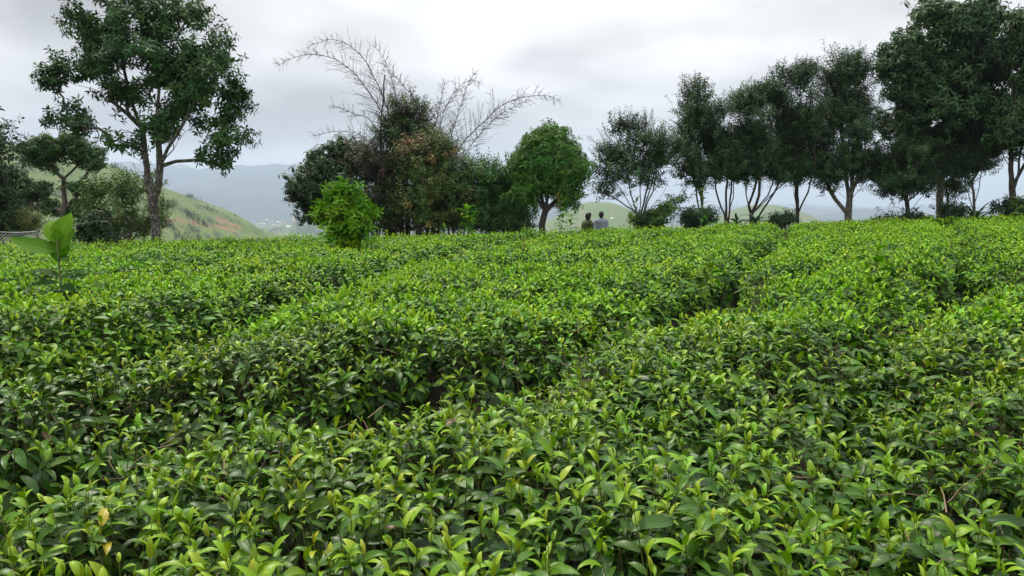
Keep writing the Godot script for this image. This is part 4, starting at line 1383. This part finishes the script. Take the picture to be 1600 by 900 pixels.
# ---------------------------------------------------------------- fence, far houses, scrub
func build_far() -> void:
	rng.seed = 401
	var wire := StandardMaterial3D.new()
	wire.albedo_color = Color(0.42, 0.43, 0.43).linear_to_srgb()
	wire.metallic = 0.6
	wire.roughness = 0.5
	var post := StandardMaterial3D.new()
	post.albedo_texture = noise_tex(0.05, [[0.3, Color(0.12, 0.11, 0.1)], [0.6, Color(0.25, 0.24, 0.22)]], 77)
	post.uv1_triplanar = true
	post.roughness = 0.9
	var a := at(-70, 395, 13.6)
	var b := at(61, 395, 15.0)
	a.y = ground_h(a.x, a.z)
	b.y = ground_h(b.x, b.z)
	var top_a := at(-70, 346, 13.6).y - a.y
	var top_b := at(61, 363, 15.0).y - b.y
	var f := thing("chain_link_fence", "sagging chain link fence of pale wire beyond the tea", "fence", a)
	var run := b - a
	for e in [[Vector3.ZERO, top_a], [run, top_b]]:
		var pb := MB.new()
		pb.tube(PackedVector3Array([e[0] + Vector3(0, -0.2, 0), e[0] + Vector3(0, e[1] * 0.5, 0), e[0] + Vector3(0, e[1] + 0.03, 0)]), PackedFloat32Array([0.03, 0.03, 0.028]), 8, Color.WHITE)
		part(f, "post", pb.mesh(), post)
	var wm := MB.new()
	var cells := 26
	for dirn in [1, -1]:
		for k in range(-16, cells + 16):
			var pts := PackedVector3Array()
			var rr := PackedFloat32Array()
			for s in 17:
				var u: float = (k + dirn * s * 1.0) / cells if dirn > 0 else (k - s * 1.0 + 16) / cells
				if u < 0.0 or u > 1.0:
					continue
				var v := s / 16.0
				var hh := lerpf(top_a, top_b, u) * (1.0 - 0.1 * sin(PI * u))
				pts.push_back(run * u + Vector3(0, 0.02 + v * hh, 0.03 * sin(u * 17.0) * v + 0.004 * dirn))
				rr.push_back(0.0042)
			wm.tube(pts, rr, 3, Color.WHITE)
	var wp := part(f, "wire_netting", wm.mesh(), wire)
	wp.set_meta("kind", "stuff")
	var rp := PackedVector3Array()
	var rq := PackedFloat32Array()
	for s in 13:
		var u := s / 12.0
		rp.push_back(run * u + Vector3(0, lerpf(top_a, top_b, u) * (1.0 - 0.1 * sin(PI * u)) + 0.02, 0.03 * sin(u * 17.0)))
		rq.push_back(0.008)
	var rb := MB.new()
	rb.tube(rp, rq, 5, Color.WHITE)
	part(f, "top_wire", rb.mesh(), wire)
	# far houses
	var white := StandardMaterial3D.new()
	white.albedo_color = Color(0.78, 0.78, 0.76)
	white.roughness = 0.9
	var roofs := []
	for c in [Color(0.3, 0.3, 0.31), Color(0.3, 0.22, 0.18), Color(0.55, 0.55, 0.55)]:
		var rm := StandardMaterial3D.new()
		rm.albedo_color = (c as Color).linear_to_srgb()
		rm.roughness = 0.8
		roofs.push_back(rm)
	var spots := [[425, 349], [430, 350], [434, 348], [438, 350], [421, 351], [412, 352], [404, 351], [446, 352], [417, 345], [441, 345], [428, 356], [451, 357], [397, 347], [460, 348]]
	for k in spots.size():
		var hp := hit(spots[k][0], spots[k][1])
		if hp.length() < 900.0:
			continue
		house(hp, rnd(6, 10), white, roofs[k % 3], "tiny white house in the far valley", "houses in the valley")
	house(hit(956, 344), 3.5, white, roofs[2], "lone white hut on the pale round hill", "")
	# dark scrub on the green hill
	var xs := []
	var cs := PackedColorArray()
	var st := rng.state
	if not sprays.has("broad0"):
		sprays["broad0"] = spray("broad", 500)
	rng.state = st
	for q in [[253, 289, 9], [280, 294, 14], [287, 301, 10], [301, 311, 7], [300, 340, 10], [318, 352, 8], [240, 284, 9], [268, 322, 9], [225, 280, 8], [200, 268, 10], [265, 356, 8], [330, 330, 4], [180, 264, 8], [285, 372, 6], [302, 362, 5], [310, 375, 6]]:
		var c := hit(q[0], q[1])
		for k in q[2] * 4:
			var p := c + Vector3(rng.randfn() * 1.6, rnd(0.0, 2.2), rng.randfn() * 2.2)
			p.y = ground_h(p.x, p.z) + rnd(0.1, 1.9)
			xs.push_back(Transform3D(Basis(Vector3.UP, rnd(0, TAU)).rotated(Vector3.RIGHT, rnd(-0.7, 0.7)) * rnd(4.0, 8.0), p))
			var l := rnd(0.7, 1.3)
			cs.push_back(Color(0.022 * l, 0.045 * l, 0.024 * l))
	for k in 900:
		var p := Vector3(rnd(-330, -110), 0, rnd(-420, -200))
		p.y = ground_h(p.x, p.z)
		if n2.get_noise_2d(p.x * 2.0, p.z * 2.0) < 0.12 or Vector2(p.x + 282.0, p.z + 372.0).length() > 225.0:
			continue
		for s in 2:
			xs.push_back(Transform3D(Basis(Vector3.UP, rnd(0, TAU)) * rnd(2.5, 5.5), p + Vector3(rnd(-1, 1), rnd(0.1, 0.7), rnd(-1, 1))))
			var l := rnd(0.7, 1.3)
			cs.push_back(Color(0.045 * l, 0.085 * l, 0.028 * l))
	var hold := thing("hillside_scrub", "dark scrub scattered over the green hill", "scrub", Vector3.ZERO)
	hold.set_meta("kind", "stuff")
	many(hold, "foliage", sprays["broad0"], M.foliage, xs, cs)

func house(p: Vector3, w: float, wall: Material, roof: Material, label: String, group: String) -> void:
	p.y = ground_h(p.x, p.z)
	var o := thing("house", label, "house", p, group)
	o.rotation.y = rnd(-0.6, 0.6)
	var b := MB.new()
	b.box(Vector3(-w * 0.5, -2.0, -w * 0.35), Vector3(w * 0.5, w * 0.42, w * 0.35), Color.WHITE)
	part(o, "wall", b.mesh(), wall)
	var st := SurfaceTool.new()
	st.begin(Mesh.PRIMITIVE_TRIANGLES)
	var e := w * 0.55
	var dz := w * 0.42
	var y0 := w * 0.40
	var y1 := w * 0.64
	for tri in [[Vector3(-e, y0, dz), Vector3(-e, y1, 0), Vector3(e, y1, 0)], [Vector3(-e, y0, dz), Vector3(e, y1, 0), Vector3(e, y0, dz)], [Vector3(-e, y0, -dz), Vector3(e, y1, 0), Vector3(-e, y1, 0)], [Vector3(-e, y0, -dz), Vector3(e, y0, -dz), Vector3(e, y1, 0)], [Vector3(-e, y0, dz), Vector3(-e, y0, -dz), Vector3(-e, y1, 0)], [Vector3(e, y0, dz), Vector3(e, y1, 0), Vector3(e, y0, -dz)]]:
		for q in tri:
			st.add_vertex(q)
	st.generate_normals()
	part(o, "roof", st.commit(), roof)

# ---------------------------------------------------------------- people
# bones: [a, b, ra, rb]; meshed as surface nets
func sdf(bones: Array, p: Vector3, k: float) -> float:
	var d := 1e9
	for b in bones:
		var pa: Vector3 = p - b[0]
		var ba: Vector3 = b[1] - b[0]
		var sq: Vector3 = b[4] if b.size() > 4 else Vector3.ONE
		pa = pa * sq
		ba = ba * sq
		var h := clampf(pa.dot(ba) / maxf(ba.length_squared(), 1e-8), 0.0, 1.0)
		var e: float = (pa - ba * h).length() - lerpf(b[2], b[3], h)
		if d > 1e8:
			d = e
		else:
			var w := clampf(0.5 + 0.5 * (d - e) / k, 0.0, 1.0)
			d = lerpf(d, e, w) - k * w * (1.0 - w)
	return d

func nets(mb: MB, bones: Array, k: float, cell: float, col: Color, cut := [-1e9, 1e9]) -> void:
	var lo := Vector3.ONE * 1e9
	var hi := Vector3.ONE * -1e9
	for b in bones:
		for e in [[b[0], b[2]], [b[1], b[3]]]:
			var r: float = e[1] * (1.0 / minf(1.0, minf(b[4].x, minf(b[4].y, b[4].z))) if b.size() > 4 else 1.0)
			lo = lo.min(e[0] - Vector3.ONE * r)
			hi = hi.max(e[0] + Vector3.ONE * r)
	lo -= Vector3.ONE * cell * 2.0
	hi += Vector3.ONE * cell * 2.0
	lo.y = maxf(lo.y, cut[0] - cell)
	hi.y = minf(hi.y, cut[1] + cell)
	var nx := int((hi.x - lo.x) / cell) + 2
	var ny := int((hi.y - lo.y) / cell) + 2
	var nz := int((hi.z - lo.z) / cell) + 2
	var f := PackedFloat32Array()
	f.resize(nx * ny * nz)
	for x in nx:
		for y in ny:
			for z in nz:
				var p := lo + Vector3(x, y, z) * cell
				var s := sdf(bones, p, k)
				s = maxf(s, maxf(cut[0] - p.y, p.y - cut[1]))
				f[(x * ny + y) * nz + z] = s
	var id := {}
	for x in nx - 1:
		for y in ny - 1:
			for z in nz - 1:
				var sum := Vector3.ZERO
				var cnt := 0
				for e in EDGES:
					var c0 := Vector3i(x, y, z) + (e[0] as Vector3i)
					var c1 := Vector3i(x, y, z) + (e[1] as Vector3i)
					var a := f[(c0.x * ny + c0.y) * nz + c0.z]
					var b := f[(c1.x * ny + c1.y) * nz + c1.z]
					if (a < 0.0) != (b < 0.0):
						sum += Vector3(c0).lerp(Vector3(c1), a / (a - b))
						cnt += 1
				if cnt > 0:
					var p := lo + sum / cnt * cell
					id[Vector3i(x, y, z)] = mb.v.size()
					var e2 := cell * 0.7
					var g := Vector3(sdf(bones, p + Vector3(e2, 0, 0), k) - sdf(bones, p - Vector3(e2, 0, 0), k), sdf(bones, p + Vector3(0, e2, 0), k) - sdf(bones, p - Vector3(0, e2, 0), k), sdf(bones, p + Vector3(0, 0, e2), k) - sdf(bones, p - Vector3(0, 0, e2), k))
					mb.v.push_back(p)
					mb.n.push_back(g.normalized())
					mb.uv.push_back(Vector2(p.x, p.y))
					mb.c.push_back(col)
	for x in range(1, nx - 1):
		for y in range(1, ny - 1):
			for z in range(1, nz - 1):
				var a := f[(x * ny + y) * nz + z]
				for ax in 3:
					var o := Vector3i(1, 0, 0) if ax == 0 else (Vector3i(0, 1, 0) if ax == 1 else Vector3i(0, 0, 1))
					var b := f[((x + o.x) * ny + y + o.y) * nz + z + o.z]
					if (a < 0.0) == (b < 0.0):
						continue
					var u := Vector3i(0, 1, 0) if ax == 0 else (Vector3i(0, 0, 1) if ax == 1 else Vector3i(1, 0, 0))
					var w := Vector3i(0, 0, 1) if ax == 0 else (Vector3i(1, 0, 0) if ax == 1 else Vector3i(0, 1, 0))
					var p := Vector3i(x, y, z)
					var q := [p, p - u, p - u - w, p - w]
					var ok := true
					for s in q:
						ok = ok and id.has(s)
					if not ok:
						continue
					if a < 0.0:
						mb.ix.append_array([id[q[0]], id[q[2]], id[q[1]], id[q[0]], id[q[3]], id[q[2]]])
					else:
						mb.ix.append_array([id[q[0]], id[q[1]], id[q[2]], id[q[0]], id[q[2]], id[q[3]]])

const EDGES := [[Vector3i(0, 0, 0), Vector3i(1, 0, 0)], [Vector3i(0, 1, 0), Vector3i(1, 1, 0)], [Vector3i(0, 0, 1), Vector3i(1, 0, 1)], [Vector3i(0, 1, 1), Vector3i(1, 1, 1)],
	[Vector3i(0, 0, 0), Vector3i(0, 1, 0)], [Vector3i(1, 0, 0), Vector3i(1, 1, 0)], [Vector3i(0, 0, 1), Vector3i(0, 1, 1)], [Vector3i(1, 0, 1), Vector3i(1, 1, 1)],
	[Vector3i(0, 0, 0), Vector3i(0, 0, 1)], [Vector3i(1, 0, 0), Vector3i(1, 0, 1)], [Vector3i(0, 1, 0), Vector3i(0, 1, 1)], [Vector3i(1, 1, 0), Vector3i(1, 1, 1)]]

func inflate(bones: Array, by: float) -> Array:
	var out := []
	for b in bones:
		var q: Array = b.duplicate()
		q[2] += by
		q[3] += by
		out.push_back(q)
	return out

func person(label: String, at_: Vector3, turn: float, look: float, tall: float, shirt: Material, trousers: Material, hem: float) -> void:
	# built facing -Z, 1.7 m tall
	var t := thing("person", label, "person", at_)
	t.rotation = Vector3(0.0, turn, -0.05 if look > 0.05 else 0.0)
	t.scale = Vector3(0.86, 1.0, 0.92) * tall / 1.7
	var skin := StandardMaterial3D.new()
	skin.albedo_color = Color(0.2, 0.1, 0.065).linear_to_srgb()
	skin.roughness = 0.55
	skin.subsurf_scatter_enabled = true
	skin.subsurf_scatter_strength = 0.1
	var hairm := StandardMaterial3D.new()
	hairm.albedo_color = Color(0.012, 0.011, 0.011).linear_to_srgb()
	hairm.roughness = 0.6
	var V := func(x: float, y: float, z: float) -> Vector3: return Vector3(x, y, z)
	var torso := [[V.call(0, 0.95, 0), V.call(0, 1.1, 0), 0.135, 0.13, Vector3(0.82, 1, 1.15)], [V.call(0, 1.1, 0), V.call(0, 1.34, 0.0), 0.13, 0.15, Vector3(0.8, 1, 1.2)], [V.call(-0.13, 1.38, 0.01), V.call(0.13, 1.38, 0.01), 0.068, 0.068]]
	var arms := []
	var hands := []
	for s in [-1.0, 1.0]:
		arms.push_back([V.call(s * 0.19, 1.375, 0.01), V.call(s * 0.235, 1.1, 0.03), 0.058, 0.045])
		arms.push_back([V.call(s * 0.235, 1.1, 0.03), V.call(s * 0.245, 0.86, -0.05), 0.043, 0.028])
		var w: Vector3 = V.call(s * 0.245, 0.85, -0.055)
		hands.push_back([w, w + V.call(0, -0.08, -0.012), 0.024, 0.03, Vector3(1.5, 1, 1)])
		for k in 4:
			var r: Vector3 = w + V.call(0, -0.09, -0.045 + 0.022 * k)
			var L: float = [0.07, 0.08, 0.076, 0.06][k]
			var m: Vector3 = r + V.call(-s * 0.006, -L * 0.55, -0.006)
			hands.push_back([r, m, 0.0095, 0.009])
			hands.push_back([m, m + V.call(-s * 0.016, -L * 0.45, -0.006), 0.009, 0.0075])
		var th: Vector3 = w + V.call(0, -0.035, -0.03)
		hands.push_back([th, th + V.call(-s * 0.006, -0.035, -0.028), 0.011, 0.01])
		hands.push_back([th + V.call(-s * 0.006, -0.035, -0.028), th + V.call(-s * 0.01, -0.062, -0.03), 0.01, 0.008])
	var legs := []
	for s in [-1.0, 1.0]:
		legs.push_back([V.call(s * 0.085, 0.92, 0), V.call(s * 0.1, 0.49, -0.01 * s), 0.092, 0.058])
		legs.push_back([V.call(s * 0.1, 0.49, -0.01 * s), V.call(s * 0.105, 0.09, 0.02), 0.056, 0.038])
	var feet := []
	for s in [-1.0, 1.0]:
		feet.push_back([V.call(s * 0.105, 0.045, 0.045), V.call(s * 0.125, 0.035, -0.15), 0.042, 0.036, Vector3(0.9, 1.1, 1)])
	var turnh := Basis(Vector3.UP, look)
	var H := func(x: float, y: float, z: float) -> Vector3: return turnh * Vector3(x, y, z) + Vector3(0, 1.575, 0)
	var head := [[Vector3(0, 1.40, 0.02), H.call(0, -0.05, 0.0), 0.055, 0.052], [H.call(0, 0.035, 0.015), H.call(0, 0.03, -0.02), 0.082, 0.078], [H.call(0, -0.02, -0.03), H.call(0, -0.075, -0.05), 0.066, 0.036],
		[H.call(0, 0.012, -0.095), H.call(0, -0.022, -0.112), 0.008, 0.013], [H.call(-0.02, -0.05, -0.092), H.call(0.02, -0.05, -0.092), 0.008, 0.008],
		[H.call(-0.03, 0.012, -0.083), H.call(-0.03, 0.012, -0.086), 0.011, 0.01], [H.call(0.03, 0.012, -0.083), H.call(0.03, 0.012, -0.086), 0.011, 0.01],
		[H.call(-0.083, 0.025, 0.01), H.call(-0.08, -0.03, 0.0), 0.013, 0.009], [H.call(0.083, 0.025, 0.01), H.call(0.08, -0.03, 0.0), 0.013, 0.009]]
	var all := torso + arms + legs
	var body := MB.new()
	nets(body, all, 0.05, 0.026, Color.WHITE)
	nets(body, hands, 0.008, 0.0075, Color.WHITE)
	nets(body, head, 0.02, 0.011, Color.WHITE)
	part(t, "body", body.mesh(), skin)
	var sh := MB.new()
	var sleeves := [[arms[0][0], arms[0][0].lerp(arms[0][1], 0.95), 0.058, 0.05], [arms[2][0], arms[2][0].lerp(arms[2][1], 0.95), 0.058, 0.05]]
	nets(sh, inflate(torso + sleeves + [[V.call(0, 0.84, 0), V.call(0, 1.0, 0), 0.15, 0.14, Vector3(0.82, 1, 1.1)]], 0.016), 0.05, 0.02, Color.WHITE, [hem, 1.9])
	part(t, "shirt", sh.mesh(), shirt)
	var tr := MB.new()
	nets(tr, inflate(legs + [[V.call(0, 0.93, 0), V.call(0, 0.98, 0), 0.14, 0.135, Vector3(0.82, 1, 1.15)]], 0.014), 0.04, 0.024, Color.WHITE, [0.07, 1.02])
	part(t, "trousers", tr.mesh(), trousers)
	var so := MB.new()
	nets(so, inflate(feet, 0.008), 0.02, 0.02, Color.WHITE, [0.002, 0.2])
	part(t, "shoes", so.mesh(), hairm)
	var hr := MB.new()
	nets(hr, [[H.call(0, 0.05, 0.02), H.call(0, 0.05, -0.01), 0.09, 0.085], [H.call(0, 0.0, 0.035), H.call(0, -0.045, 0.03), 0.075, 0.055], [H.call(-0.03, 0.09, -0.05), H.call(0.03, 0.09, -0.05), 0.045, 0.045]], 0.02, 0.011, Color.WHITE)
	part(t, "hair", hr.mesh(), hairm)

func build_people() -> void:
	var grey := StandardMaterial3D.new()
	grey.albedo_texture = noise_tex(0.02, [[0.3, Color(0.19, 0.23, 0.27)], [0.6, Color(0.25, 0.29, 0.33)]], 81)
	grey.uv1_triplanar = true
	grey.roughness = 0.9
	var leafy := StandardMaterial3D.new()
	leafy.albedo_texture = noise_tex(0.02, [[0.0, Color(0.015, 0.02, 0.015)], [0.54, Color(0.02, 0.03, 0.015)], [0.57, Color(0.2, 0.24, 0.03)], [0.64, Color(0.26, 0.25, 0.04)], [0.67, Color(0.03, 0.06, 0.03)]], 82)
	leafy.uv1_triplanar = true
	leafy.uv1_scale = Vector3(2.2, 2.2, 2.2)
	leafy.roughness = 0.9
	var dark := StandardMaterial3D.new()
	dark.albedo_color = Color(0.03, 0.035, 0.05).linear_to_srgb()
	dark.roughness = 0.9
	for q in [[916.5, 332.5, 21.2, -0.95, 0.1, 0, "person in a black shirt with yellow leaf print, seen from behind"], [939.5, 330.5, 20.6, -0.05, 0.0, 1, "person in a plain grey blue shirt, seen from behind"]]:
		var head := at(q[0], q[1], q[2])
		var y := ground_h(head.x, head.z)
		var tall := clampf(head.y - y, 1.55, 1.85)
		print("person height wanted ", head.y - y)
		person(q[6], Vector3(head.x, y, head.z), q[3], q[4], tall, leafy if q[5] == 0 else grey, dark, 0.86)

# ---------------------------------------------------------------- sky
func make_sky() -> Sky:
	var w := 1024
	var h := 512
	var im := Image.create(w, h, false, Image.FORMAT_RGBF)
	var c1 := FastNoiseLite.new()
	c1.seed = 9
	c1.frequency = 1.0
	c1.fractal_octaves = 5
	var c2 := FastNoiseLite.new()
	c2.seed = 19
	c2.frequency = 1.0
	c2.fractal_octaves = 4
	for j in h:
		var el := (0.5 - (j + 0.5) / h) * PI
		if el < -0.01:
			for i in w:
				im.set_pixel(i, j, Color(0.46, 0.47, 0.49))
			continue
		var sy := sin(maxf(el, 0.0))
		var cy := cos(el)
		for i in w:
			var az := TAU * (i + 0.5) / w
			var x := sin(az) * cy
			var z := cos(az) * cy
			var s := 1.0 / (sy + 0.16)
			var a := c1.get_noise_3d(x * s * 0.55, z * s * 0.55, 3.0)
			var b := c2.get_noise_3d(x * s * 1.5, z * s * 1.5, 8.0)
			var v := 0.385 * (1.0 + 2.2 * sy * sy) * (1.0 + 0.85 * a + 0.3 * b)
			# lighter strip under the cloud base
			v = lerpf(v, 0.66, (1.0 - ss(0.035, 0.085 + 0.03 * a, el)) * 0.8)
			im.set_pixel(i, j, Color(v, v * 0.99, v * 0.995))
	var pm := PanoramaSkyMaterial.new()
	pm.panorama = ImageTexture.create_from_image(im)
	var sk := Sky.new()
	sk.sky_material = pm
	return sk

# ---------------------------------------------------------------- scene
func _ready() -> void:
	var cam := Camera3D.new()
	cam.name = "camera"
	cam.position = Vector3(0, EYE, 0)
	cam.rotation.x = PITCH
	cam.fov = rad_to_deg(2.0 * atan(450.0 / FOC))
	cam.near = 0.05
	cam.far = 20000.0
	add_child(cam)
	cam.current = true
	var env := Environment.new()
	env.background_mode = Environment.BG_SKY
	env.sky = make_sky()
	env.tonemap_mode = Environment.TONE_MAPPER_LINEAR
	env.tonemap_exposure = 2.2
	env.fog_enabled = true
	env.fog_density = 1.0 / 3700.0
	env.fog_light_color = Color(0.83, 0.915, 1.0)
	env.sdfgi_enabled = true
	env.ssao_enabled = true
	env.ssil_enabled = true
	var we := WorldEnvironment.new()
	we.name = "world_environment"
	we.environment = env
	add_child(we)
	var sun := DirectionalLight3D.new()
	sun.name = "sun"
	sun.light_energy = 0.6
	sun.light_angular_distance = 11.0
	sun.light_color = Color(1.0, 0.96, 0.9)
	sun.shadow_enabled = true
	add_child(sun)
	sun.look_at_from_position(Vector3.ZERO, Vector3(0.35, -1.0, 0.5), Vector3.UP)

	n1.seed = 3
	n1.frequency = 0.05
	n1.fractal_octaves = 4
	n2.seed = 8
	n2.frequency = 0.05
	n2.fractal_octaves = 4
	make_materials()
	var t0 := Time.get_ticks_msec()
	build_terrain()
	print("terrain ", Time.get_ticks_msec() - t0)
	build_tea()
	print("tea ", Time.get_ticks_msec() - t0)
	build_trees()
	print("trees ", Time.get_ticks_msec() - t0)
	build_bamboo()
	build_plants()
	print("plants ", Time.get_ticks_msec() - t0)
	build_far()
	build_people()
	print("end ", Time.get_ticks_msec() - t0)
